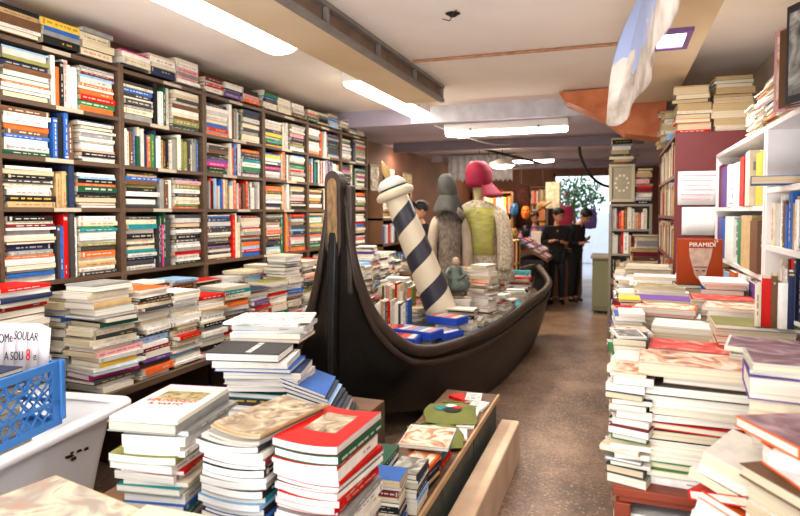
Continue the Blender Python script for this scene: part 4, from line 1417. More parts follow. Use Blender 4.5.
# narrow piles along the aisle edge of the table
y = 2.13
k = 0
OLDTOP = {0: None}
while y < 6.0:
    dd = .20 if y < 4 else .24
    stack(6100 + k, .055, y, TZ, height=(.33, .36, .40, .38, .43, .41, .44)[k % 7] if k else .36, yaw=R(180 * (k % 2)) + R((k * 53) % 16 - 8), size=(.115, .18, .021), wts=PALEW, desc=f'the {PILE[k]} aisle-edge pile of the table', group='narrow piles along the aisle edge of the table',
          hard=.2, jit=.013, yjit=11, flip=.35, quarter=0.0, vary=.1, single=(k < 5), show=(99, 10, 6, 4, 4)[min(k, 4)], top_art=('warm', None, 'photo')[k % 3])
    y += dd
    k += 1
mid = [(.27, 2.52, .37, 'red', 'the pile under the red paperback', 'red'), (.30, 2.86, .40, None, 'the pile under the white album', 'white'), (.22, 3.20, .42, 'warm', 'the pile under the orange picture book', 'orange'), (.24, 3.58, .41, None, 'the pile under the violet-edged magazine', 'violet'),
       (.25, 3.95, .44, 'city', 'the pile of pale albums in mid table', 'pale grey'), (.24, 4.32, .46, 'news', 'the seventh-row pale pile in mid table', 'white'), (.2, 4.7, .50, 'city', 'the pile by the papers in mid table', 'cream')]
for k, (x, y, hgt, art, d, c) in enumerate(mid):
    stack(6200 + k, x, y, TZ, height=hgt, yaw=R(-92 + (k * 29 % 14) - 7), wts=PALEW, desc=d, group=RP, hard=.4, flip=.1, single=k < 5, show=4, **BIG,
          tops=[(PB, c, .205, .28, .026, {'art': art, 'artbox': (.03, .03, .97, .97), 'marks': False})] + ([(MG, 'violet', .2, .28, .012, {})] if c == 'violet' else []))
rt = [(.50, 2.28, .44, 'violet', 'the pile under the mauve photo book', 'white', 1), (.50, 2.66, .45, None, 'the pile under the olive-green book', 'olive', 1), (.52, 3.02, .46, 'warm', 'the pile under the peach magazine', 'pink', 1), (.50, 3.36, .46, 'red', 'the pile under the red photo magazine', 'burgundy', 1),
      (.53, 3.60, .52, None, 'the curling paperback pile beside the shelf', 'white', 1)]
for k, (x, y, hgt, art, d, c, s) in enumerate(rt):
    stack(6300 + k, x, y, TZ, height=hgt, yaw=R((-90 + (k * 31 % 20) - 12) if k < 4 else 176), wts=PALEW, desc=d, group=RP, hard=.4, flip=.1, single=True, show=(6, 4, 4, 4, 6)[k], size=(.19, .26, .026), pages=TABLE_PAGES, yjit=3, jit=.008, vary=.06,
          tops=[(MG if k in (2, 3) else PB, c, .215, .29, .014, {'art': art, 'artbox': (.03, .03, .97, .97), 'marks': False})])
# upright books standing on the table in front of the shelf
upright_row(6400, (.60, 2.50, 1.205), (-.2, -.98, 0), (-.98, .2, 0), .2, 'on the table before the white shelf', size=(.13, .19, .03), colours=[('navy', .02), ('white', .03), ('brown', .02), ('red', .03), ('cream', .02)], group='books standing before the white shelf', hard=.5)
stack(6410, .54, 2.54, 1.206, n=1, desc='', single=False, jit=0, yjit=0) if False else None

# tilted piles on the low side table
LP_ = dict(pages=PAGES, jit=.012, yjit=5, vary=.07)
stack(6500, .475, 1.86, .5505, height=.69, yaw=R(-98), size=(.19, .27, .032), wts=PALEW, desc='the tall pile under the mauve photo book', group='tall pile under the mauve photo book', show=13, hard=.5, flip=.1, lean=(.02, .0), **LP_,
      tops=[(HB, 'pale grey', .20, .28, .022, {'art': 'violet', 'artbox': (.02, .02, .98, .98), 'marks': False, 'yaw': R(4), 'label': 'book with a mauve photo cover topping the tall side-table pile'}), (PB, 'sky blue', .21, .29, .012, {}), (HB, 'violet', .21, .29, .060, {'yaw': R(2), 'pages': lin('ece2d0')}),
            (PB, 'cream', .2, .27, .03, {})])
stack(6510, .455, 1.56, .5505, height=.60, yaw=R(-60), size=(.17, .25, .032), wts=PALEW, desc='the pile under the brown photo book', group='pile under the brown photo book', show=12, hard=.5, flip=.5, lean=(-.03, .0), **LP_,
      tops=[(HB, 'orange', .20, .28, .026, {'art': 'violet', 'artbox': (.02, .02, .98, .98), 'marks': False, 'yaw': R(176), 'label': 'orange-spined book with a brown photo cover on the side table'}), (PB, 'white', .16, .24, .03, {'yaw': R(30), 'off': (.0, -.05)}), (HB, 'orange', .16, .22, .05, {'yaw': R(170)}),
            (HB, 'brown', .19, .27, .03, {'yaw': R(180)}), (PB, 'cream', .16, .23, .05, {})])
stack(6520, .315, 1.74, .5505, height=.46, yaw=R(150), size=(.15, .22, .03), wts=dict(zip(PAL, (20, 8, 4, 1, 1, 1, 2, 6, 3, 4, 6, 3, 1, 8, 1, 5, 1, 2, 1, 1, 2, 1))), desc='the slanting pile on the side table', group='slanting pile on the side table', show=11, hard=.3, flip=.2, tilt=-14, **LP_, tops=[(PB, 'white', .16, .23, .03, {}), (PB, 'cream', .15, .23, .03, {}), (PB, 'white', .16, .22, .022, {}), (HB, 'red', .15, .22, .025, {})])
stack(6530, .41, 1.29, .5505, height=.43, yaw=R(120), size=(.16, .23, .032), wts=dict(zip(PAL, (16, 8, 4, 1, 1, 1, 2, 8, 3, 4, 6, 3, 1, 6, 1, 7, 1, 2, 1, 1, 2, 1))), desc='the pile ending the side table', group='pile at the side table end', show=9, hard=.5, flip=.3, tilt=-8, **LP_,
      tops=[(HB, 'blue', .18, .26, .045, {'yaw': R(20)}), (HB, 'green', .17, .24, .04, {}), (HB, 'orange', .17, .24, .03, {})])

# ------------------------------------------------------------------ white bookcases on the right-hand wall
BX = .64


def white_case(y0, y1, zs, label, top):
    t = empty('white_bookcase', (BX + .16, (y0 + y1) / 2, 0), label, 'bookcase')
    h = (y1 - y0) / 2
    for s in (-1, 1):
        bevel(G().box(-.16, s * h - (.03 if s > 0 else 0), 0, .16, s * h + (.03 if s < 0 else 0), top).build('side_panel', M_WHITE, t), .002, 1)
    for z in zs:
        bevel(G().box(-.16, -h + .03, z - .025, .15, h - .03, z).build('shelf', M_WHITE, t), .002, 1)
    G().box(.15, -h, 0, .158, h, top).build('back_panel', M_WHITE, t)


white_case(1.5, 3.2, (.95, 1.20, 1.48, 1.74, 2.03), 'white laminate bookcase nearer the viewer beside the side table', 2.03)
white_case(3.22, 4.72, (1.02, 1.33, 1.66, 2.03), 'white laminate bookcase between the dark red cabinet and the nearer white one', 2.03)


def face_row(seed, y0, y1, z, n, cols, desc, hgt, grp, w=.2):
    rng = random.Random(seed)
    for k in range(n):
        st = HB if k % 2 else PB
        yy = y1 - (y1 - y0) * (k + .5) / n
        h = hgt * rng.uniform(.86, 1.0)
        for j in range(2):
            c = cols[k % len(cols)]
            M = frame((0, 1, 0), (0, 0, 1), (1, 0, 0)).inverted().to_3x3().to_4x4() if False else frame((0, 1, 0), (0, 0, -1), (-1, 0, 0))
            Mx = Matrix.Translation((BX + .035 + .035 * j, yy, z + h / 2 + .0008)) @ Matrix.Rotation(R(rng.uniform(-7, 7)), 4, 'Z') @ M
            lab = f"{c} {WORDS[st]} {'face-out' if j == 0 else 'second behind the face-out one'}, {nth(k)} from the red cabinet, {desc}"
            put_book(rng, Mx, min(w, (y1 - y0) / n * .92), h, .028 + .008 * (k % 3), st, c, lab, grp, j == 0)


WS = 'books on the white shelves'
face_row(6600, 3.27, 4.66, 1.331, 6, ['violet', 'blue', 'white', 'green', 'tan', 'brown'], 'lower white shelf', .29, WS, .2)
face_row(6610, 3.27, 4.66, 1.661, 7, ['burgundy', 'violet', 'white', 'white', 'red', 'cream', 'yellow'], 'upper white shelf', .29, WS, .18)
face_row(6620, 3.3, 4.6, 1.021, 5, ['red', 'sky blue', 'orange', 'white', 'violet'], 'lowest white shelf', .27, WS, .2)
upright_row(6630, (BX + .01, 2.5, 1.4805), (-1, 0, 0), (0, 1, 0), .62, 'middle shelf, nearer white case', size=(.17, .21, .04), wts=dict(zip(PAL, (24, 16, 8, 3, 2, 1, 1, 2, 1, 0, 0, 0, 0, 2, 1, 1, 0, 8, 5, 3, 1, 0))), group='books on the middle white shelf', pages=OLD_PAGES)
upright_row(6640, (BX + .02, 2.45, 1.7405), (-1, 0, 0), (0, 1, 0), .28, 'upper shelf, nearer white case', size=(.18, .23, .04), wts=dict(zip(PAL, (24, 16, 8, 1, 1, 0, 0, 2, 1, 0, 0, 0, 0, 3, 1, 2, 0, 6, 2, 6, 1, 0))), group='books on the upper white shelf', pages=OLD_PAGES)
upright_row(6650, (BX + .02, 2.45, 1.2005), (-1, 0, 0), (0, 1, 0), .66, 'low shelf, nearer white case', size=(.17, .22, .035), wts=WALLW, group='books on the low white shelf', single=False, pages=OLD_PAGES)
put_book(random.Random(66), Matrix.Translation((BX + .03, 2.86, 1.742)) @ Matrix.Rotation(R(-100), 4, 'Z'), .15, .30, .035, HB, 'blue', 'blue hardback lying flat with its end jutting over the upper white shelf', WS, True, pages=lin('dcc49c'))

# magazines heaped along the top of the white cases
for k in range(8):
    y = 1.9 + .235 * k
    stack(6700 + k, BX + .125, y + .1, 2.0305, height=(.22, .22, .22, .22, .22, .21, .19, .16)[k], yaw=R(180), size=(.22, .225, .011), wts=dict(zip(PAL, (40, 30, 10, 2, 0, 0, 0, 2, 1, 0, 0, 0, 0, 2, 0, 1, 1, 14, 1, 2, 0, 0))), style=MG, hard=0, jit=.012, yjit=3, flip=.6, vary=.04,
          desc=f'the {PILE[k]} pile atop the white case', group='magazine piles on the white case', pages=OLD_PAGES, single=k in (3, 4, 5, 6, 7), show=12)
for k in range(4):
    M = Matrix.Translation((BX + .13, 2.90 + .19 * k, 2.253 - .012 * k)) @ Matrix.Rotation(R(176), 4, 'Z')
    put_book(random.Random(670 + k), M, .19, .195, .012, MG, 'green', f'bright green magazine, {nth(k)} from the viewer atop the white case heap', 'green magazines on the white case', True, pages=lin('e8e0c8'))
for k, (c, y, h) in enumerate((('pink', 2.74, .32), ('brown', 2.66, .30), ('charcoal', 2.56, .36))):
    Mx = Matrix.Translation((BX + .0, y, 2.031 + h / 2)) @ Matrix.Rotation(R(22), 4, 'Z') @ frame((0, 1, 0), (0, 0, -1), (-1, 0, 0))
    put_book(random.Random(690 + k), Mx, .16, h, .03, HB, c, f'tall {c} book standing face-out atop the nearer white case', 'tall books atop the white case', True, art=('warm', None, 'photo')[k], artbox=(.1, .08, .9, .92))

# book with a sculpted head on its cover
pb = empty('display_book', (.46, 3.95, 1.20), 'dark orange display book with a sculpted head on the cover beside the white papers', 'book', rz=R(8))
tiltM = R(-8)
g = G().box(-.125, 0, 0, .125, .028, .27)
o = bevel(g.build('cover', mat('dark_orange_cover', 'a23c12', .35, var=.1), pb), .002, 1)
g = G()
hd = [(-.062, .215), (.068, .215), (.060, .16), (.045, .11), (.040, .085), (.036, .06), (.022, .035), (.004, .022), (-.014, .035), (-.030, .06), (-.034, .085), (-.042, .11), (-.056, .16)]
g.face([(x, -.0016, z) for x, z in hd])
g.build('printed_head', mat('printed_stone', 'd2b4a2', .5, col2='b08a76', scale=20), pb)
g = G()
for pts in ([(-.024, .078), (-.008, .078), (-.008, .084), (-.024, .086)], [(.012, .078), (.030, .078), (.030, .086), (.012, .084)], [(-.006, .05), (.012, .05), (.01, .045), (-.004, .045)], [(-.036, .10), (.04, .10), (.041, .106), (-.038, .106)]):
    g.face([(x, -.0022, z) for x, z in pts])
g.build('printed_feature', mat('printed_shade', '5a3024', .5), pb)
text('PIRAMIDI', .036, M_WHITEPRINT, Matrix.Translation((.012, -.0016, .235)) @ Matrix.Rotation(pi / 2, 4, 'X'), pb, extrude=.0003)
text('LE', .026, M_WHITEPRINT, Matrix.Translation((.088, -.0016, .259)) @ Matrix.Scale(.85, 4) @ Matrix.Rotation(pi / 2, 4, 'X'), pb, extrude=.0003)

# dark red cabinet with papers taped to its side
M_DKRED = mat('dark_red_panel', '70302e', .55, var=.18, scale=3)
cb = empty('cabinet', (.66, 5.65, 0), 'tall dark red cabinet with white papers taped to its side', 'cabinet')
bevel(G().box(-.28, -.90, 0, .30, -.87, 2.20).build('side_panel', M_DKRED, cb), .003, 1)
G().box(-.28, .87, 0, .30, .90, 2.20).build('side_panel', M_DKRED, cb)
for z in (.5, .95, 1.28, 1.60, 1.90, 2.20):
    G().box(-.28, -.87, z - .025, .28, .87, z).build('shelf', M_DKRED, cb)
G().box(.285, -.87, 0, .30, .87, 2.20).build('back_panel', M_DKRED, cb)
for j, z in enumerate((.95, 1.28, 1.60, 1.90)):
    upright_row(6800 + j, (.385, 4.80, z + .0005), (-1, 0, 0), (0, 1, 0), 1.68, f'on the shelf of the dark red cabinet', size=(.17, .24, .03), wts=OLDW, single=False, maxh=.29)
for k, (x, z, w, h, lab) in enumerate(((.535, 1.80, .27, .24, 'printed white notice with red lines taped to the dark red cabinet'), (.55, 1.565, .24, .20, 'plain white notice under the red-lined one on the cabinet'))):
    t = empty('notice', (x, 4.745, z), lab, 'notice')
    g = G()
    n = 6
    pts = [(w * (i / n - .5), -.004 - .004 * sin(i * 1.3 + k), h * (j - .5)) for j in (0, 1) for i in range(n + 1)]
    g.mesh(pts, [(i, i + 1, n + 2 + i, n + 1 + i) for i in range(n)])
    o = g.build('sheet', M_PAPER, t, smooth=True)
    sm = o.modifiers.new('thickness', 'SOLIDIFY')
    sm.thickness = .001
    if k == 0:
        g = G()
        for r in range(6):
            z0 = h * .36 - r * h * .14
            g.face([(-w * .42, -.0105, z0), (w * (.4 - .06 * (r % 3)), -.0105, z0), (w * (.4 - .06 * (r % 3)), -.0105, z0 + .006), (-w * .42, -.0105, z0 + .006)])
        g.build('printed_line', mat('pink_print', 'd8a0a8', .7), t)
# old books piled on the cabinet
CT = 'old books on the dark red cabinet'
stack(6900, .50, 4.90, 2.2005, height=.34, yaw=R(-90), size=(.17, .23, .036), wts=OLDW, pages=OLD_PAGES, desc='the slimmer pile on the red cabinet', group=CT, hard=.8, flip=.1, jit=.012, yjit=4, vary=.06, lean=(-.05, 0))
stack(6910, .76, 4.92, 2.2005, height=.40, yaw=R(-88), size=(.17, .25, .042), wts=OLDW, pages=OLD_PAGES, desc='the taller pile on the red cabinet', group=CT, hard=.8, flip=.1, jit=.012, yjit=4, vary=.06)
stack(6920, .46, 5.35, 2.2005, height=.22, yaw=R(-85), size=(.17, .25, .036), wts=OLDW, pages=OLD_PAGES, desc='the low pile on the red cabinet', group=CT, hard=.8, flip=.2, jit=.02, yjit=6, vary=.08)
stack(6925, .45, 5.95, 2.2005, height=.33, yaw=R(-85), size=(.16, .22, .036), wts=OLDW, pages=OLD_PAGES, desc='the rear pile on the red cabinet', group=CT, hard=.8, flip=.2, jit=.02, yjit=6, vary=.08)
stack(6930, .58, 4.56, 1.20, height=.17, yaw=R(-90), size=(.17, .25, .03), wts=OLDW, pages=OLD_PAGES, desc='the pile leaning under the white notices', group='pile under the notices', hard=.6, flip=.2, jit=.01, yjit=4, vary=.08)
stack(6940, .52, 4.5, TZ, height=.448, yaw=R(-90), size=(.2, .3, .03), desc='', single=False, jit=.01, yjit=3, vary=.05)
stack(6950, .46, 4.02, TZ, height=.448, yaw=R(-90), size=(.2, .28, .03), desc='', single=False, jit=.01, yjit=3, vary=.05)

# banner hanging along the beam
def banner():
    # columns from the far edge to the near edge: (x, y, z_top, z_bottom)
    top = spline([(.10, 2.86, 2.62), (.105, 2.72, 2.62), (.11, 2.5, 2.62), (.115, 2.2, 2.62), (.115, 1.8, 2.62), (.115, 1.4, 2.62), (.115, 1.0, 2.62)], 4)
    bot = spline([(-.058, 2.84, 2.03), (-.01, 2.76, 2.0), (.045, 2.56, 2.035), (.08, 2.2, 2.05), (.09, 1.8, 2.05), (.10, 1.4, 2.05), (.105, 1.0, 2.05)], 4)
    n, mrow = len(top), 12
    pts = []
    for j in range(mrow + 1):
        v = j / mrow
        for i in range(n):
            p = top[i].lerp(bot[i], v)
            p.x += .012 * sin(i * .9 + v * 2.5) * v - (.05 * sin(pi * v) if i < 3 else 0)
            pts.append(p)
    t = empty('banner', (0, 2.6, 2.6), 'hanging cloth banner printed with sky and pale buildings along the beam', 'banner')
    off = Vector((0, 2.6, 2.6))
    me = G()
    me.mesh([p - off for p in pts], [(j * n + i, j * n + i + 1, (j + 1) * n + i + 1, (j + 1) * n + i) for j in range(mrow) for i in range(n - 1)])
    m = bpy.data.materials.new('printed_banner_cloth')
    nt, b = nodes(m)
    tc = nt.nodes.new('ShaderNodeTexCoord')
    sp = nt.nodes.new('ShaderNodeSeparateXYZ')
    nt.links.new(tc.outputs['Object'], sp.inputs[0])
    ns = nt.nodes.new('ShaderNodeTexNoise')
    ns.inputs['Scale'].default_value = 7
    ns.inputs['Detail'].default_value = 6
    nt.links.new(tc.outputs['Object'], ns.inputs['Vector'])
    r1 = nt.nodes.new('ShaderNodeValToRGB')
    e = r1.color_ramp.elements
    e[0].position, e[0].color = .35, lin('9a8a78')
    e[1].position, e[1].color = .6, lin('e8dcd0')
    nt.links.new(ns.outputs[0], r1.inputs[0])

    def mth(op, a, c):
        q = nt.nodes.new('ShaderNodeMath')
        q.operation = op
        for i, v in enumerate((a, c)):
            if isinstance(v, (int, float)):
                q.inputs[i].default_value = v
            else:
                nt.links.new(v, q.inputs[i])
        return q.outputs[0]
    # the printed skyline: buildings low down and towards the viewer's end
    line = mth('ADD', mth('MULTIPLY', ns.outputs[0], .45), -.57)
    sky = mth('GREATER_THAN', sp.outputs[2], line)
    mx = nt.nodes.new('ShaderNodeMix')
    mx.data_type = 'RGBA'
    nt.links.new(sky, mx.inputs[0])
    nt.links.new(r1.outputs[0], mx.inputs[6])
    mx.inputs[7].default_value = lin('a9b8e0')
    nt.links.new(mx.outputs[2], b.inputs['Base Color'])
    b.inputs['Roughness'].default_value = .6
    o = me.build('cloth', m, t, smooth=True)
    sm = o.modifiers.new('thickness', 'SOLIDIFY')
    sm.thickness = .002
    G().tube([p - off + Vector((0, 0, -.002)) for p in top[::4]], .008, 8).build('hanging_rod', M_STEEL, t)


banner()
# ------------------------------------------------------------------ dressed dummies in the boat
def arc(g, prof, a0, a1, n=14, m=0, grow=0.0):
    base = len(g.v)
    for rx, ry, cx, cy, z in prof:
        for k in range(n + 1):
            a = a0 + (a1 - a0) * k / n
            g.v.append((cx + (rx + grow) * cos(a), cy + (ry + grow) * sin(a), z))
    for i in range(len(prof) - 1):
        for k in range(n):
            q = base + i * (n + 1) + k
            g.f.append((q, q + 1, q + n + 2, q + n + 1))
            g.c.append((1, 1, 1, 1))
            g.m.append(m)


M_LACE = mat('cream_lace', 'cdbfa6', .9, col2='8d7f6a', scale=42, bump=.3, bscale=80)
M_GREYCLOTH = mat('grey_brown_brocade', '8c7f72', .85, col2='5a5048', scale=26, bump=.3, bscale=60)
M_YSILK = mat('olive_yellow_silk', 'b0aa58', .5, col2='98924a', scale=6, stretch=(2, 2, 6))
M_BURG = mat('burgundy_felt', '8c1230', .75, var=.25, scale=8)
M_GFELT = mat('grey_felt', '4a4842', .85, var=.35, scale=9)
M_DUMMY = mat('aged_cream_dummy', 'b8a878', .6, var=.15)
COATP = [(.24, .20, 0, 0, .62), (.23, .19, 0, 0, .85), (.20, .165, 0, 0, 1.05), (.185, .14, 0, 0, 1.20), (.20, .14, 0, 0, 1.34), (.22, .135, 0, .005, 1.46), (.205, .115, 0, .01, 1.55), (.13, .085, 0, .01, 1.60), (.065, .06, 0, .01, 1.625)]


def dummy(loc, rz, sc, label, coatmat, sleevemat, hat):
    t = empty('costume_dummy', loc, label, 'dummy', rz=rz)
    t.scale = (sc, sc, sc)
    G().lathe([(.22, 0), (.22, .03), (.03, .06), (.025, .65)], 24).build('stand', M_WOOD_DARK, t, smooth=True)
    g = G()
    g.lathe(COATP, 36)
    o = g.build('coat', coatmat, t, smooth=True)
    G().lathe([(.05, .05, 0, .01, 1.58), (.048, .05, 0, .01, 1.66), (.062, .078, 0, .02, 1.72), (.074, .094, 0, .03, 1.79), (.07, .09, 0, .025, 1.86), (.035, .05, 0, .02, 1.90)], 24).build('head', M_DUMMY, t, smooth=True)
    for s in (-1, 1):
        G().tube(spline([(s * .17, .005, 1.53), (s * .235, -.01, 1.44), (s * .275, -.03, 1.25), (s * .285, -.02, 1.05), (s * .26, .02, .92)], 4), [.055, .062, .07, .075, .078, .08, .08, .08, .082, .085, .088, .09, .092, .095, .10, .105, .11], 14).build('sleeve', sleevemat, t, smooth=True)
        G().lathe([(.13, .11, s * .26, .03, .78), (.115, .10, s * .26, .02, .86), (.105, .09, s * .26, .02, .93)], 18).build('cuff', M_LACE, t, smooth=True)
    return t


bb = dummy((-1.40, 6.30, .5), R(8), 1.0, 'dummy in an olive-yellow backed coat and burgundy cap standing in the gondola', M_LACE, M_LACE, 0)
bb.location.z = .13
g = G()
arc(g, COATP[2:7], R(-150), R(-30), grow=.006)
coat_ = [c for c in bb.children if c.name.startswith('coat')][0]
o = g.build('back_panel', M_YSILK, coat_, smooth=True)
o['label'] = 'olive-yellow silk back'
sm = o.modifiers.new('thickness', 'SOLIDIFY')
sm.thickness = .004
G().tube(spline([(-.07, -.055, 1.615), (-.02, -.06, 1.56), (.0, -.125, 1.50), (.03, -.06, 1.56), (.075, -.05, 1.615)], 5), .014, 8).build('collar', M_LACE, bb, smooth=True)
g = G()
g.lathe([(.128, .142, 0, .015, 1.76), (.140, .154, .004, .012, 1.82), (.142, .156, 0, .01, 1.92), (.125, .135, -.008, .01, 1.99), (.075, .085, -.01, .01, 2.035), (.01, .01, -.01, .01, 2.045)], 28)
cap_ = g.build('cap', M_BURG, bb, smooth=True)
g = G()
base = []
for j in range(5):
    for k in range(15):
        a = R(-75 + 150 * k / 14)
        r = .135 + .030 * j
        base.append((cos(a) * r, .012 + sin(a) * r * .95, 1.80 - .034 * j + .01 * cos(a * 3)))
g.mesh(base, [(j * 15 + k, j * 15 + k + 1, (j + 1) * 15 + k + 1, (j + 1) * 15 + k) for j in range(4) for k in range(14)])
o = g.build('cap_brim', M_BURG, cap_, smooth=True)
sm = o.modifiers.new('thickness', 'SOLIDIFY')
sm.thickness = .006
g = G()
for k in range(3):
    g.tube(spline([(.20 + .02 * k, -.10, 1.50), (.26 + .02 * k, -.13, 1.3), (.27 + .03 * k, -.12, 1.1), (.25 + .03 * k, -.10, .9)], 4), .045, 8)
g.build('lace_shawl', M_LACE, bb, smooth=True)

gd = dummy((-1.645, 6.02, .5), R(25), .94, 'dummy in a grey brocade coat and wide grey felt hat standing in the gondola', M_GREYCLOTH, mat('pale_beige_cloth', 'b8a690', .85, var=.2, scale=10), 1)
gd.location.z = .12
gd.scale = (.66, .8, .94)
g = G()
g.lathe([(.14, .15, .0, .02, 1.74), (.15, .16, -.01, .02, 1.82), (.15, .155, -.03, .02, 1.90), (.12, .13, -.045, .02, 1.98), (.07, .08, -.05, .02, 2.02), (.01, .01, -.05, .02, 2.03)], 28)
hatc = g.build('hat', M_GFELT, gd, smooth=True)
g = G()
n = 40
pts = []
for j in range(7):
    r = .15 + .022 * j
    for k in range(n):
        a = 2 * pi * k / n
        rr_ = r * (.92 + .16 * j / 6 * sin(2 * a - .4))
        pts.append((cos(a) * rr_, .02 + sin(a) * rr_, 1.80 - (.034 + .012 * cos(a + .6)) * j + .045 * j / 6 * sin(3 * a + .6)))
g.mesh(pts, [(j * n + k, j * n + (k + 1) % n, (j + 1) * n + (k + 1) % n, (j + 1) * n + k) for j in range(6) for k in range(n)])
o = g.build('hat_brim', M_GFELT, hatc, smooth=True)
sm = o.modifiers.new('thickness', 'SOLIDIFY')
sm.thickness = .008
G().tube(spline([(.08, -.16, 1.62), (.15, -.14, 1.58), (.19, -.05, 1.56), (.16, .06, 1.57)], 5), .05, 10).build('scarf', M_GREYCLOTH, gd, smooth=True)

# red-framed display box and piles behind the dummies
t = empty('display_case', (-1.24, 7.42, .72), 'dark red display case with gilt edges standing in the boat stern', 'case')
bevel(G().box(-.09, -.12, 0, .09, .12, .56).build('body', mat('dark_red_velvet', '5e1018', .8, var=.2), t), .004)
for sx in (-1, 1):
    for sy in (-1, 1):
        G().box(sx * .09 - .008, sy * .12 - .008, 0, sx * .09 + .008, sy * .12 + .008, .57).build('gilt_edge', mat('gilt', 'b8944a', .35, metal=.6), t)
for z in (.28, .56):
    G().box(-.098, -.128, z - .008, .098, .128, z + .008).build('gilt_edge', bpy.data.materials['gilt'], t)
stack(7000, -1.24, 7.42, .52, height=.20, yaw=0, size=(.16, .22, .03), desc='', single=False)

# ------------------------------------------------------------------ people
M_SKIN = mat('skin', 'c08a6c', .55, var=.08)
M_HAIR = mat('dark_hair', '1b1716', .6, var=.3, scale=30)
M_DARKCLOTH = mat('black_wool', '17171b', .85, var=.25, scale=12)
M_TROUSERS = mat('dark_blue_denim', '1d2230', .85, var=.25)
M_SHOE = mat('black_leather', '141414', .4)


def skin_mesh(name, P, E, rad, material, parent, sub=1):
    me = bpy.data.meshes.new(name)
    me.from_pydata(P, E, [])
    o = bpy.data.objects.new(name, me)
    COL.objects.link(o)
    o.parent = parent
    me.materials.append(material)
    md = o.modifiers.new('skin', 'SKIN')
    md.use_smooth_shade = True
    for sv, r in zip(me.skin_vertices[0].data, rad):
        sv.radius = (r, r) if not isinstance(r, tuple) else r
        sv.use_root = False
    me.skin_vertices[0].data[0].use_root = True
    s = o.modifiers.new('smooth', 'SUBSURF')
    s.levels = s.render_levels = sub
    return o


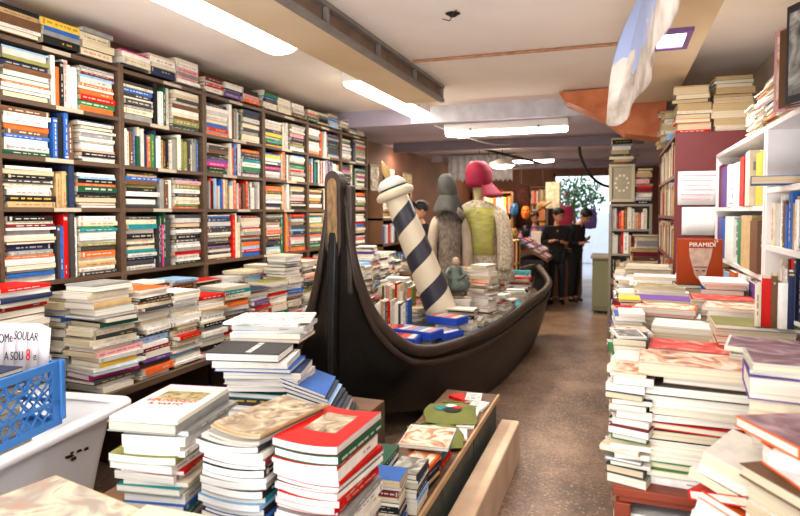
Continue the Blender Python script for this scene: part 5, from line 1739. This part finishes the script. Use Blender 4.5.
def person(loc, rz, H, label, J, coat, trousers, hair_long=False, coat_len=.50, head_yaw=0.0, head_pitch=0.0, bag=None):
    """J: joint positions in units of the height, facing +y"""
    t = empty('person', loc, label, 'person', rz=rz)
    j = dict(pel=(0, 0, .52), waist=(0, 0, .60), chest=(0, .01, .72), neck=(0, .0, .82), head=(0, .015, .87))
    for s, n in ((-1, 'l'), (1, 'r')):
        j.update({'hip' + n: (s * .05, 0, .50), 'knee' + n: (s * .055, .01, .28), 'ank' + n: (s * .055, -.01, .045), 'toe' + n: (s * .06, .075, .018), 'sho' + n: (s * .105, -.005, .795), 'elb' + n: (s * .135, -.02, .62), 'wri' + n: (s * .13, .05, .49), 'han' + n: (s * .125, .075, .45)})
    j.update(J)
    p = lambda k: tuple(c * H for c in j[k])
    r = lambda x: x * H
    # body: one continuous skinned figure
    names = ['pel', 'waist', 'chest', 'neck', 'head', 'hipl', 'kneel', 'ankl', 'toel', 'hipr', 'kneer', 'ankr', 'toer', 'shol', 'elbl', 'wril', 'hanl', 'shor', 'elbr', 'wrir', 'hanr']
    rad = [.062, .06, .07, .030, .03, .05, .033, .021, .02, .05, .033, .021, .02, .04, .025, .017, .018, .04, .025, .017, .018]
    ed = [(0, 1), (1, 2), (2, 3), (3, 4), (0, 5), (5, 6), (6, 7), (7, 8), (0, 9), (9, 10), (10, 11), (11, 12), (2, 13), (13, 14), (14, 15), (15, 16), (2, 17), (17, 18), (18, 19), (19, 20)]
    P = [p(n) for n in names]
    RR = [r(x) for x in rad]
    # fingers
    for n, s in (('hanl', -1), ('hanr', 1)):
        hi = names.index(n)
        wv = (Vector(j[n]) - Vector(j[n.replace('han', 'wri')])).normalized()
        side = Vector((1, 0, 0))
        side = (side - wv * side.dot(wv)).normalized()
        curl = side.cross(wv) * -s
        for k in range(4):
            b0 = Vector(j[n]) + side * (.008 * (k - 1.5)) + wv * .012
            L = (.026, .031, .033, .028)[k]
            a = b0 + wv * L * .55 + curl * .003
            e = a + wv * L * .4 + curl * .010
            i0 = len(P)
            P += [tuple(q * H for q in b0), tuple(q * H for q in a), tuple(q * H for q in e)]
            RR += [.0055 * H, .005 * H, .004 * H]
            ed += [(hi, i0), (i0, i0 + 1), (i0 + 1, i0 + 2)]
        b0 = Vector(j[n]) - side * .016 * s + wv * .0
        e = b0 - side * .012 * s + wv * .018
        i0 = len(P)
        P += [tuple(q * H for q in b0), tuple(q * H for q in e)]
        RR += [.006 * H, .005 * H]
        ed += [(hi, i0), (i0, i0 + 1)]
    body = skin_mesh('body', P, ed, RR, M_SKIN, t, 1)
    # head with face
    hM = Matrix.Translation(Vector(p('head'))) @ Matrix.Rotation(head_yaw, 4, 'Z') @ Matrix.Rotation(head_pitch, 4, 'X')
    h = H
    g = G()
    g.lathe([(.012 * h, .014 * h, 0, .012 * h, -.012 * h), (.026 * h, .03 * h, 0, .012 * h, 0), (.036 * h, .043 * h, 0, .008 * h, .02 * h), (.042 * h, .052 * h, 0, .003 * h, .045 * h), (.045 * h, .056 * h, 0, 0, .07 * h), (.043 * h, .053 * h, 0, -.002 * h, .095 * h), (.03 * h, .037 * h, 0, -.003 * h, .117 * h), (.008 * h, .01 * h, 0, -.003 * h, .128 * h)], 24, M=hM)
    g.tube([hM @ Vector((0, .052 * h, .062 * h)), hM @ Vector((0, .066 * h, .042 * h)), hM @ Vector((0, .053 * h, .034 * h))], [.005 * h, .0085 * h, .005 * h], 8)
    for s in (-1, 1):
        g.lathe([(.004 * h, .010 * h, s * .046 * h, -.004 * h, .040 * h), (.006 * h, .014 * h, s * .047 * h, -.005 * h, .055 * h), (.004 * h, .011 * h, s * .047 * h, -.006 * h, .068 * h)], 10, M=hM)
    fc = g.build('face', M_SKIN, t, smooth=True)
    for s in (-1, 1):
        G().lathe([(.002 * h, -.006 * h), (.007 * h, 0), (.002 * h, .006 * h)], 10, M=hM @ Matrix.Translation((s * .018 * h, .0505 * h, .062 * h))).build('eye', M_BLACK, fc, smooth=True)
        G().tube([hM @ Vector((s * .008 * h, .057 * h, .073 * h)), hM @ Vector((s * .028 * h, .049 * h, .075 * h))], .0028 * h, 6).build('eyebrow', M_HAIR, fc)
    G().tube([hM @ Vector((-.014 * h, .052 * h, .021 * h)), hM @ Vector((0, .056 * h, .020 * h)), hM @ Vector((.014 * h, .052 * h, .021 * h))], .003 * h, 6).build('mouth', mat('lips', '9a5a4c', .5) if 'lips' not in bpy.data.materials else bpy.data.materials['lips'], fc, smooth=True)
    g = G()
    rows = []
    n = 28
    prof = [(1.10, .02 if hair_long else .055), (1.13, .07), (1.14, .09), (1.12, .108), (.85, .128), (.3, .138)]
    for fr, z in prof:
        row = []
        for k in range(n):
            a = 2 * pi * k / n
            front = max(0, sin(a))
            zz = z + (.045 * front ** 2 if z < .1 else 0)
            row.append(hM @ Vector((.046 * h * fr * cos(a), -.004 * h + .057 * h * fr * sin(a), min(zz, .132 if z < .13 else .138) * h)))
        rows.append(row)
    g.mesh([v for rw in rows for v in rw], [(i * n + k, i * n + (k + 1) % n, (i + 1) * n + (k + 1) % n, (i + 1) * n + k) for i in range(len(rows) - 1) for k in range(n)] + [tuple((len(rows) - 1) * n + k for k in range(n))])
    g.build('hair', M_HAIR, t, smooth=True)
    # coat, trousers, shoes follow the body
    cn = ['waist', 'pel', 'chest', 'neck', 'shol', 'elbl', 'wril', 'shor', 'elbr', 'wrir']
    q = {n: Vector(p(n)) for n in j}
    low = q['pel'] + Vector((0, 0, -(.52 - coat_len) * H))
    P = [q['waist'], q['pel'], low, q['chest'], q['neck'] - Vector((0, 0, .02 * H)), q['shol'], q['elbl'], q['wril'].lerp(q['elbl'], .12), q['shor'], q['elbr'], q['wrir'].lerp(q['elbr'], .12)]
    skin_mesh('coat', [tuple(v) for v in P], [(0, 1), (1, 2), (0, 3), (3, 4), (3, 5), (5, 6), (6, 7), (3, 8), (8, 9), (9, 10)], [r(x) for x in (.076, .082, .085, .085, .040, .05, .037, .03, .05, .037, .03)], coat, t, 2)
    P = [q['pel'], q['hipl'], q['kneel'], q['ankl'] + Vector((0, 0, .012 * H)), q['hipr'], q['kneer'], q['ankr'] + Vector((0, 0, .012 * H))]
    skin_mesh('trousers', [tuple(v) for v in P], [(0, 1), (1, 2), (2, 3), (0, 4), (4, 5), (5, 6)], [r(x) for x in (.066, .054, .04, .032, .054, .04, .032)], trousers, t, 2)
    for n in 'lr':
        a, b = q['ank' + n], q['toe' + n]
        skin_mesh('shoe', [tuple(a + Vector((0, -.02 * H, -.018 * H))), tuple(a.lerp(b, .5) + Vector((0, 0, .002 * H))), tuple(b)], [(0, 1), (1, 2)], [r(.025), r(.022), r(.018)], M_SHOE, t, 2)
    return t


person((-1.02, 10.9, 0), R(200), 1.70, 'dark-haired person in a black coat browsing at the stall beside the aisle', {'wril': (-.07, .10, .64), 'hanl': (-.04, .125, .65), 'elbl': (-.14, .0, .63), 'elbr': (.14, .0, .63), 'wrir': (.08, .10, .66), 'hanr': (.05, .125, .67)},
       M_DARKCLOTH, M_TROUSERS, head_pitch=R(-18), head_yaw=R(25), coat_len=.40)
person((-.74, 11.2, 0), R(250), 1.74, 'person in a long black coat with bowed head standing in the aisle', {'chest': (0, .03, .72), 'neck': (0, .055, .81), 'head': (0, .09, .85), 'shol': (-.105, .03, .785), 'shor': (.105, .03, .785), 'wril': (-.07, .12, .66), 'hanl': (-.04, .14, .67), 'wrir': (.08, .12, .62), 'hanr': (.05, .145, .63)},
       M_DARKCLOTH, M_DARKCLOTH, head_pitch=R(-38), head_yaw=R(-20), coat_len=.36)
person((-2.56, 7.95, 0), R(118), 1.78, 'dark-haired man in a black jacket seen in profile behind the striped pole', {}, M_DARKCLOTH, M_TROUSERS, head_yaw=R(0))
person((-1.62, 12.6, 0), R(190), 1.64, 'person in a violet jacket standing among the far stalls', {}, mat('violet_wool', '5a4a78', .85, var=.2), M_TROUSERS, head_pitch=R(-15))

# ------------------------------------------------------------------ far left: shelves and tables
fs = empty('bookcase', (-3.05, 7.6, 0), 'low brown bookcase with red books beyond the end of the wall bookcase', 'bookcase')
for z in (.4, .8, 1.22, 1.55):
    G().box(-.2, -.55, z - .03, .25, .55, z).build('shelf', M_WOOD, fs)
for y in (-.55, .52):
    G().box(-.2, y, 0, .25, y + .03, 1.9).build('side_panel', M_WOOD, fs)
for j, z in enumerate((.8, 1.22)):
    upright_row(7100 + j, (-2.81, 7.1, z + .001), (1, 0, 0), (0, 1, 0), .9, '', size=(.17, .24, .03), wts=WALLW, single=False)
for k in range(3):
    stack(7110 + k, -2.92, 7.25 + .33 * k, 1.5505, height=.22 - .05 * k, yaw=pi, size=(.2, .28, .03), wts=WALLW, desc='', single=False)
ct = empty('round_table', (-2.42, 7.25, 0), 'small brown table with open books before the low brown bookcase', 'table')
G().lathe([(.32, .84), (.33, .85), (.33, .87), (.32, .88)], 32).build('table_top', M_WOOD, ct)
G().lathe([(.16, 0), (.16, .02), (.04, .06), (.04, .84)], 20).build('pedestal', M_WOOD, ct, smooth=True)
for k in range(4):
    stack(7120 + k, -2.42 + .18 * cos(k * 1.6), 7.25 + .18 * sin(k * 1.6), .8805, height=.05 + .03 * k, yaw=k, size=(.16, .22, .02), wts=WALLW, desc='', single=False)
# framed pictures on the left wall
for k, (y, z, w, h, lab, m) in enumerate(((7.9, 2.1, .35, .4, 'small grey framed picture on the brown wall above the low bookcase', 'photo'), (8.5, 2.15, .4, .3, 'wide framed picture on the brown wall beyond the grey one', 'warm'), (9.3, 2.05, .5, .45, 'large framed picture on the brown wall near the hanging cloth', 'city'))):
    t = empty('picture', (-3.275, y, z), lab, 'picture')
    bevel(G().box(0, -w / 2, -h / 2, .025, w / 2, h / 2).build('frame', M_WOOD_DARK, t), .004)
    G().box(.025, -w / 2 + .03, -h / 2 + .03, .028, w / 2 - .03, h / 2 - .03).build('print', ART[m], t)

# hanging grey fringe cloth and its rail
t = empty('hanging_cloth', (-2.2, 10.0, 2.58), 'grey fringed cloth hanging from a rail beyond the striped pole', 'cloth')
g = G()
n = 40
pts = []
for j in range(5):
    for i in range(n + 1):
        u = i / n
        pts.append((-.55 + 1.1 * u, .02 * sin(u * 60), -.42 * j / 4 - (.03 * sin(u * 90) if j == 4 else 0)))
g.mesh(pts, [(j * (n + 1) + i, j * (n + 1) + i + 1, (j + 1) * (n + 1) + i + 1, (j + 1) * (n + 1) + i) for j in range(4) for i in range(n)])
o = g.build('cloth', mat('grey_cloth', '8c8a92', .9, var=.3, scale=12), t, smooth=True)
sm = o.modifiers.new('thickness', 'SOLIDIFY')
sm.thickness = .004
G().tube([(-.6, 0, .0), (.6, 0, .0)], .012, 8).build('rail', M_STEEL, t)

# far shelves lit by warm lamps, stalls with cards
M_STALL = mat('stall_wood', '7a5230', .6, var=.25)


def shelf_unit(x0, x1, y, zt, n, label, seed, wts=WALLW, mt=M_STALL, face=-1, d=.28):
    t = empty('shelf_unit', ((x0 + x1) / 2, y, 0), label, 'shelf')
    h = (x1 - x0) / 2
    for s in (-h, h - .03):
        G().box(s, -d / 2, 0, s + .03, d / 2, zt).build('side_panel', mt, t)
    G().box(-h, d / 2 - .01, 0, h, d / 2, zt).build('back_panel', mt, t)
    for k in range(n + 1):
        z = .3 + (zt - .3) * k / n
        G().box(-h + .03, -d / 2, z - .025, h - .03, d / 2 - .01, z).build('shelf', mt, t)
        if k < n:
            upright_row(seed + k, ((x0 + .035), y - d / 2 + .01, z + .0008), (0, -1, 0), (1, 0, 0), 2 * h - .07, '', size=(.16, (zt - .3) / n * .78, .035), wts=wts, single=False, maxh=(zt - .3) / n - .03)
    return t


shelf_unit(-3.2, -2.3, 13.9, 2.1, 5, 'dark far shelf of books by the end wall', 7200)
shelf_unit(-2.25, -1.5, 13.9, 2.2, 5, 'warm-lit far shelf of bright books beside the doorway', 7220, wts=dict(zip(PAL, (6, 10, 3, 2, 1, 1, 1, 2, 1, 1, 1, 0, 1, 8, 2, 10, 6, 8, 4, 2, 1, 1))))
shelf_unit(-2.15, -1.55, 9.6, 1.95, 5, 'warm-lit shelf of bright books behind the boat stern', 7240, wts=dict(zip(PAL, (8, 10, 3, 2, 1, 1, 1, 3, 1, 1, 1, 0, 1, 8, 2, 12, 6, 8, 4, 2, 1, 1))))
shelf_unit(-.1, .36, 7.45, 1.72, 5, 'grey shelf of old books at the far end of the table, under the framed panel', 7260, wts=OLDW, mt=mat('grey_beige_paint', '8e8474', .7, var=.15))
# framed clock-like panel on that shelf
t = empty('framed_panel', (.035, 7.36, 1.745), 'beige framed panel with a faded round dial standing on the grey shelf', 'panel')
G().box(-.13, -.03, 0, .13, .03, .43).build('panel', mat('faded_beige', '9a8e74', .7, var=.1), t)
g = G()
for a in ((-.14, 0, .14, .03), (-.14, .40, .14, .43), (-.14, .03, -.105, .40), (.105, .03, .14, .40)):
    g.box(a[0], -.045, a[1], a[2], -.03, a[3])
bevel(g.build('frame', mat('beige_frame', 'b0a488', .6, var=.1), t), .004)
g = G()
for k in range(10):
    a = 2 * pi * k / 10
    x, z = .07 * cos(a), .215 + .09 * sin(a)
    g.box(x - .012, -.034, z - .012, x + .012, -.031, z + .012)
g.build('dial_mark', mat('faded_white', 'd0c6ac', .7), t)
stack(7300, .03, 7.4, 2.178, height=.30, yaw=R(90), size=(.16, .22, .035), wts=dict(zip(PAL, (6, 4, 10, 10, 4, 2, 0, 0, 0, 2, 0, 2, 1, 0, 0, 0, 0, 8, 3, 0, 0, 0))), desc='', single=False, pages=OLD_PAGES)
stack(7310, .27, 7.4, 1.7205, height=.40, yaw=R(90), size=(.14, .16, .035), wts=OLDW, desc='', single=False, pages=OLD_PAGES)
stack(7320, .27, 6.75, .9, height=.5, yaw=R(90), size=(.17, .24, .035), wts=OLDW, desc='', single=False, pages=OLD_PAGES)
t = empty('side_cupboard', (.17, 6.75, 0), 'brown wooden cupboard under old books behind the far end of the table', 'cupboard')
bevel(G().box(-.22, -.25, 0, .22, .25, .88).build('body', M_WOOD, t), .005)
G().box(-.235, -.26, .88, .235, .26, .9).build('top_board', M_WOOD, t)
G().box(-.20, -.258, .08, .20, -.25, .80).build('door', M_WOOD_DARK, t)
t = empty('counter_cabinet', (-.25, 10.4, 0), 'olive-green counter cabinet standing at the end of the aisle', 'cabinet')
bevel(G().box(-.13, -.3, 0.04, .2, .5, .88).build('body', mat('olive_green_paint', '7a7a5c', .6, var=.12), t), .006)
bevel(G().box(-.16, -.33, .88, .22, .52, .92).build('worktop', mat('pale_counter', 'a8a088', .5), t), .006)
G().box(-.12, -.305, .12, .19, -.3, .84).build('door', mat('olive_green_door', '85856a', .6), t)

# stall with postcards and trinkets between the boat and the doorway
st = empty('postcard_stall', (-1.28, 10.7, 0), 'sloping stall crowded with bright postcards behind the boat stern', 'stall')
G().box(-.45, -.7, 0, .15, .8, .84).build('base', mat('dark_stall', '2c2a30', .8), st)
g = G()
g.mesh([(-.45, -.75, 1.23), (.22, -.75, .85), (.22, .85, .85), (-.45, .85, 1.23), (-.45, -.75, 1.19), (.22, -.75, .81), (.22, .85, .81), (-.45, .85, 1.19)], [(0, 1, 2, 3), (7, 6, 5, 4), (0, 4, 5, 1), (1, 5, 6, 2), (2, 6, 7, 3), (3, 7, 4, 0)])
g.build('sloping_top', M_STALL, st)
rng = random.Random(5)
for i in range(5):
    for k in range(9):
        u = (i + .5) / 5
        z = 1.23 - .38 * u
        x = -.45 + .67 * u
        Mx = Matrix.Translation((-1.28 + x, 10.7 - .68 + .17 * k, z + .006)) @ Matrix.Rotation(R(29.5), 4, 'Y') @ Matrix.Rotation(R(rng.uniform(-6, 6)), 4, 'Z')
        c = rng.choice(['sky blue', 'pink', 'white', 'violet', 'red', 'blue', 'magenta', 'teal', 'white', 'sky blue'])
        g = G()
        g.box(-.055, -.075, 0, .055, .075, .012, col=LINP[c])
        g.face([(-.045, -.065, .0125), (.045, -.065, .0125), (.045, .065, .0125), (-.045, .065, .0125)], LINP[rng.choice(['white', 'sky blue', 'pink', 'red', 'navy'])])
        o = g.build('postcard', M_COVER, col=True)
        o.matrix_world = Mx
        tag(o, 'bright postcard lying on the sloping stall behind the boat stern', 'postcard', 'postcards on the sloping stall')
# hanging things
t = empty('paper_lantern', (-1.18, 11.9, 2.20), 'white printed paper lantern hanging before the bright doorway', 'lantern')
G().box(-.13, -.13, -.5, .13, .13, 0).build('shade', mat('cream_paper', 'd8ccb4', .8, col2='a89878', scale=16), t)
G().tube([(0, 0, 0), (0, 0, .42)], .004, 6).build('cord', M_BLACK, t)
t = empty('pendant_lamp', (-1.62, 8.9, 2.32), 'white oval lamp lit under the low ceiling behind the burgundy cap', 'lamp')
G().lathe([(.03, .10), (.10, .08), (.19, .03), (.20, .0)], 24).build('shade', M_HOUSING, t, smooth=True)
G().lathe([(.18, .0), (.14, -.035), (.03, -.05)], 24).build('diffuser', emit('lit_pendant', 'fff0d8', 6), t, smooth=True)
G().tube([(0, 0, .1), (0, 0, .30)], .006, 6).build('cord', M_BLACK, t)
d = bpy.data.lights.new('pendant_light', 'POINT')
d.energy, d.color, d.shadow_soft_size = 55, (1, .78, .5), .1
o = bpy.data.objects.new('pendant_light', d)
o.parent, o.location = t, (0, 0, -.12)
COL.objects.link(o)
t = empty('pendant_lamp', (-2.3, 12.6, 2.4), 'small warm lamp over the far shelves by the end wall', 'lamp')
G().lathe([(.03, .10), (.10, .08), (.14, .03), (.15, .0)], 24).build('shade', M_HOUSING, t, smooth=True)
G().lathe([(.13, .0), (.10, -.035), (.03, -.05)], 24).build('diffuser', bpy.data.materials['lit_pendant'], t, smooth=True)
G().tube([(0, 0, .1), (0, 0, .22)], .006, 6).build('cord', M_BLACK, t)
o = bpy.data.objects.new('pendant_light', d)
o.parent, o.location = t, (0, 0, -.12)
COL.objects.link(o)
t = empty('ceiling_spot', (-1.9, 7.6, 2.62), 'small round lit spot in the low grey ceiling near the dummies', 'lamp')
G().lathe([(.10, -.02), (.10, 0)], 24).build('ring', M_HOUSING, t)
G().lathe([(.08, -.028), (.08, -.02)], 24).build('diffuser', emit('lit_spot', 'f4f6ff', 5), t)
# hanging straw hat with a red ribbon, dark carnival coat
t = empty('straw_hat', (-1.32, 11.4, 1.70), 'straw hat with a long red ribbon hanging before the doorway', 'hat')
G().lathe([(.20, .10, 0, 0, 0), (.19, .10, 0, 0, .015), (.10, .08, 0, -.02, .03), (.09, .07, 0, -.02, .10), (.03, .03, 0, -.02, .12)], 24, M=Matrix.Rotation(R(-35), 4, 'Y')).build('brim', mat('straw', '8c6a3e', .8, var=.2), t, smooth=True)
G().bar((-.12, -.06, -.05), (-.14, -.06, -.42), .045, .006).build('ribbon', mat('red_satin', 'd83020', .4), t)
G().tube([(0, 0, .05), (0, 0, .9)], .003, 6).build('cord', M_BLACK, t)
t = empty('hanging_coat', (-1.55, 10.3, 2.1), 'dark carnival coat hanging from the ceiling beside the far shelves', 'coat')
G().lathe([(.17, .09, 0, 0, -.75), (.15, .08, 0, 0, -.45), (.17, .08, 0, 0, -.18), (.14, .07, 0, 0, -.04), (.03, .03, 0, 0, 0)], 22).build('cloth', mat('dark_brocade', '2e1c16', .8, col2='5a2a1c', scale=20), t, smooth=True)
G().tube([(0, 0, 0), (0, 0, .5)], .005, 6).build('hanger', M_STEEL, t)
cab = G().tube(spline([(-.55, 9.2, 2.62), (-.52, 9.2, 2.42), (-.40, 9.2, 2.18), (-.20, 9.3, 2.02), (.1, 9.3, 1.98)], 6), .022, 8).build('hanging_rope', mat('dark_rope', '241d1a', .8))
tag(cab, 'thick dark rope sagging from the low ceiling before the doorway', 'rope')
cab = G().tube(spline([(-1.95, 6.5, 2.60), (-1.7, 6.7, 2.5), (-1.5, 7.2, 2.46), (-1.4, 7.8, 2.5), (-1.3, 8.4, 2.6)], 6), .008, 6).build('cable', mat('pale_cable', 'b8b4b0', .6))
tag(cab, 'pale cable looping under the ceiling behind the duct end', 'cable')
for k in range(3):
    y = 8.3 + 1.9 * k
    o = bevel(G().box(-1.7, -.06, -.12, 1.7, .06, 0).build('ceiling_joist', mat('purple_grey_paint', '7d7078', .7, var=.15) if k == 0 else bpy.data.materials['purple_grey_paint'], loc=(-1.4, y, 2.62)), .004)
    tag(o, f'{nth(k)} painted joist crossing the low ceiling counted from the dropped edge', 'joist', 'joists of the low ceiling')
gr = empty('wire_rack', (-1.55, 9.0, 2.48), 'dark wire rack of hooks slung under the low ceiling behind the burgundy cap', 'rack')
G().bar((-.35, -.7, .06), (.35, .9, -.06), .03, .03).build('rail', M_BLACK, gr)
for k in range(8):
    u = (k + .5) / 8
    G().tube([(-.35 + .7 * u, -.7 + 1.6 * u, .06 - .12 * u), (-.35 + .7 * u, -.7 + 1.6 * u, -.03 - .12 * u)], .006, 6).build('hook', M_BLACK, gr)

# ------------------------------------------------------------------ outside the doorway: courtyard
tag(G().box(-4, 14.4, -.06, 3, 22, -.02).build('courtyard_paving', mat('pale_paving', 'b8b8bc', .8, var=.15)), kind='structure')
tag(G().box(-4, 20, 0, 3, 20.3, 1.6).build('courtyard_wall', mat('pale_outer_wall', 'd8dce4', .8, var=.1)), kind='structure')
M_LEAF = mat('green_leaf', '4f8a44', .6, col2='2c5a2c', scale=6)
tr = empty('courtyard_tree', (-1.05, 16.2, 0), 'leafy green shrub in the bright courtyard beyond the doorway', 'tree')
G().tube([(0, 0, 0), (.03, 0, .8), (-.03, 0, 1.7), (0, .05, 2.2)], [.06, .05, .04, .02], 8).build('trunk', M_WOOD, tr, smooth=True)
rng = random.Random(12)
g = G()
for k in range(900):
    a, b, r = rng.uniform(0, 2 * pi), rng.uniform(-1, 1), rng.random() ** .4
    p = Vector((cos(a) * r * .75 * math.sqrt(1 - b * b), sin(a) * r * .5, 2.0 + .55 * b * r))
    q = Euler((rng.uniform(0, 6), rng.uniform(0, 6), rng.uniform(0, 6))).to_matrix()
    s = rng.uniform(.04, .075)
    g.face([p + q @ Vector(v) * s for v in ((-1, 0, 0), (0, -.5, .1), (1, 0, 0), (0, .5, .1))])
g.build('foliage', M_LEAF, tr)
for k, y in enumerate((8.6, 11.2)):
    batten((-2.6 + .9 * k, y, 2.62), 1.2, pi / 2, ('dim crosswise lamp on the low ceiling near the hanging cloth', 'dim crosswise lamp on the low ceiling before the doorway')[k], 30, (1.0, .80, .6), .05)

# carnival masks, bags and boxes crowding the stalls beyond the boat
MASKC = ['c8a24a', 'b03028', 'e0d8cc', '2a5a8a', 'd06a2a', '8a3a6a', '3a7a5a', 'e8e0d0']
for k in range(10):
    x, y, z = -2.05 + .18 * (k % 5), 9.43, 1.62 - .34 * (k // 5) + .05 * (k % 2)
    t = empty('carnival_mask', (x - .02, y, z), ('gilt', 'red', 'ivory', 'blue', 'orange', 'plum', 'green', 'white', 'bronze', 'black')[k] + ' carnival mask hanging before the warm-lit shelf behind the dummies', 'mask', 'carnival masks behind the dummies')
    g = G()
    n = 10
    pts = []
    for j in range(n + 1):
        for i in range(n + 1):
            u, v = i / n * 2 - 1, j / n * 2 - 1
            s = math.sqrt(max(0, 1 - v * v * .8))
            pts.append((u * .07 * s, -.05 * (1 - u * u) * s - .02 * max(0, 1 - (u * 4) ** 2) * max(0, 1 - (v * 2) ** 2), v * .10))
    fs = []
    for j in range(n):
        for i in range(n):
            if j == 6 and i in (2, 3, 6, 7):
                continue
            a = j * (n + 1) + i
            fs.append((a, a + 1, a + n + 2, a + n + 1))
    g.mesh(pts, fs)
    c = (MASKC + ['8a6a3a', '1c1a1c'])[k]
    o = g.build('face', mat('mask_paint_' + c, c, .4, var=.2, scale=20), t, smooth=True)
    sm = o.modifiers.new('thickness', 'SOLIDIFY')
    sm.thickness = .005
    G().bar((-.06, 0, .04), (.06, 0, .04), .004, .012).build('ribbon', M_BLACK, t)
for k, (x, y, z, c, lab) in enumerate(((-1.95, 10.6, 1.75, 'd8622a', 'orange cloth bag hanging over the stalls behind the burgundy cap'), (-1.72, 11.2, 1.7, '2a54b0', 'bright blue cloth bag hanging over the stalls behind the burgundy cap'), (-1.0, 12.6, 1.75, 'c03a5a', 'crimson cloth bag hanging beside the paper lantern'), (-.55, 12.9, 1.7, '6a5aa8', 'violet cloth bag hanging at the far doorway'))):
    t = empty('hanging_bag', (x, y, z), lab, 'bag')
    G().lathe([(.03, .02, 0, 0, -.42), (.13, .05, 0, 0, -.40), (.15, .07, 0, 0, -.25), (.13, .05, 0, 0, -.05), (.12, .02, 0, 0, 0)], 18).build('cloth', mat('bag_cloth_' + c, c, .8, var=.2), t, smooth=True)
    G().tube(spline([(-.08, 0, 0), (-.05, 0, .2), (0, 0, .28), (.05, 0, .2), (.08, 0, 0)], 4), .008, 6).build('handle', mat('bag_cloth_' + c + '_handle', c, .8), t)
    G().tube([(0, 0, .28), (0, 0, 2.62 - z)], .004, 5).build('cord', M_BLACK, t)
rng = random.Random(31)
for k in range(7):
    c = ('e0a83a', 'c8402a', '3a6ab0', 'e8e0d0', '8a4a8a', '3a8a6a', 'd8803a')[k]
    h = rng.uniform(.12, .3)
    o = bevel(G().box(-.1, -.09, 0, .1, .09, h).build('souvenir_box', mat('box_card_' + c, c, .6, var=.15, scale=14), loc=(-2.22 + .235 * k, 12.1, 1.0005)), .004)
    tag(o, ('yellow', 'red', 'blue', 'ivory', 'violet', 'green', 'orange')[k] + ' souvenir box on the far counter before the end wall', 'box', 'souvenir boxes on the far counter')
fc_ = empty('far_counter', (-1.5, 12.1, 0), 'dark wooden counter of souvenir boxes before the end wall', 'counter')
G().box(-.85, -.25, 0, .85, .25, .96).build('body', M_STALL, fc_)
G().box(-.88, -.28, .96, .88, .28, 1.0).build('worktop', M_WOOD, fc_)
# ------------------------------------------------------------------ the books past those built one by one
o = REST.g.build('remaining_books', [M_COVER, M_PAGE], col=True)
tag(o, 'further books filling the farther bays, rear ledge rows and far shelves', 'books', kind='stuff')
print('BOOKS', COUNT, 'rest faces', len(REST.g.f))

for k_, v_ in sorted(GRP.items(), key=lambda q: -q[1]):
    print('  GRP', v_, k_)
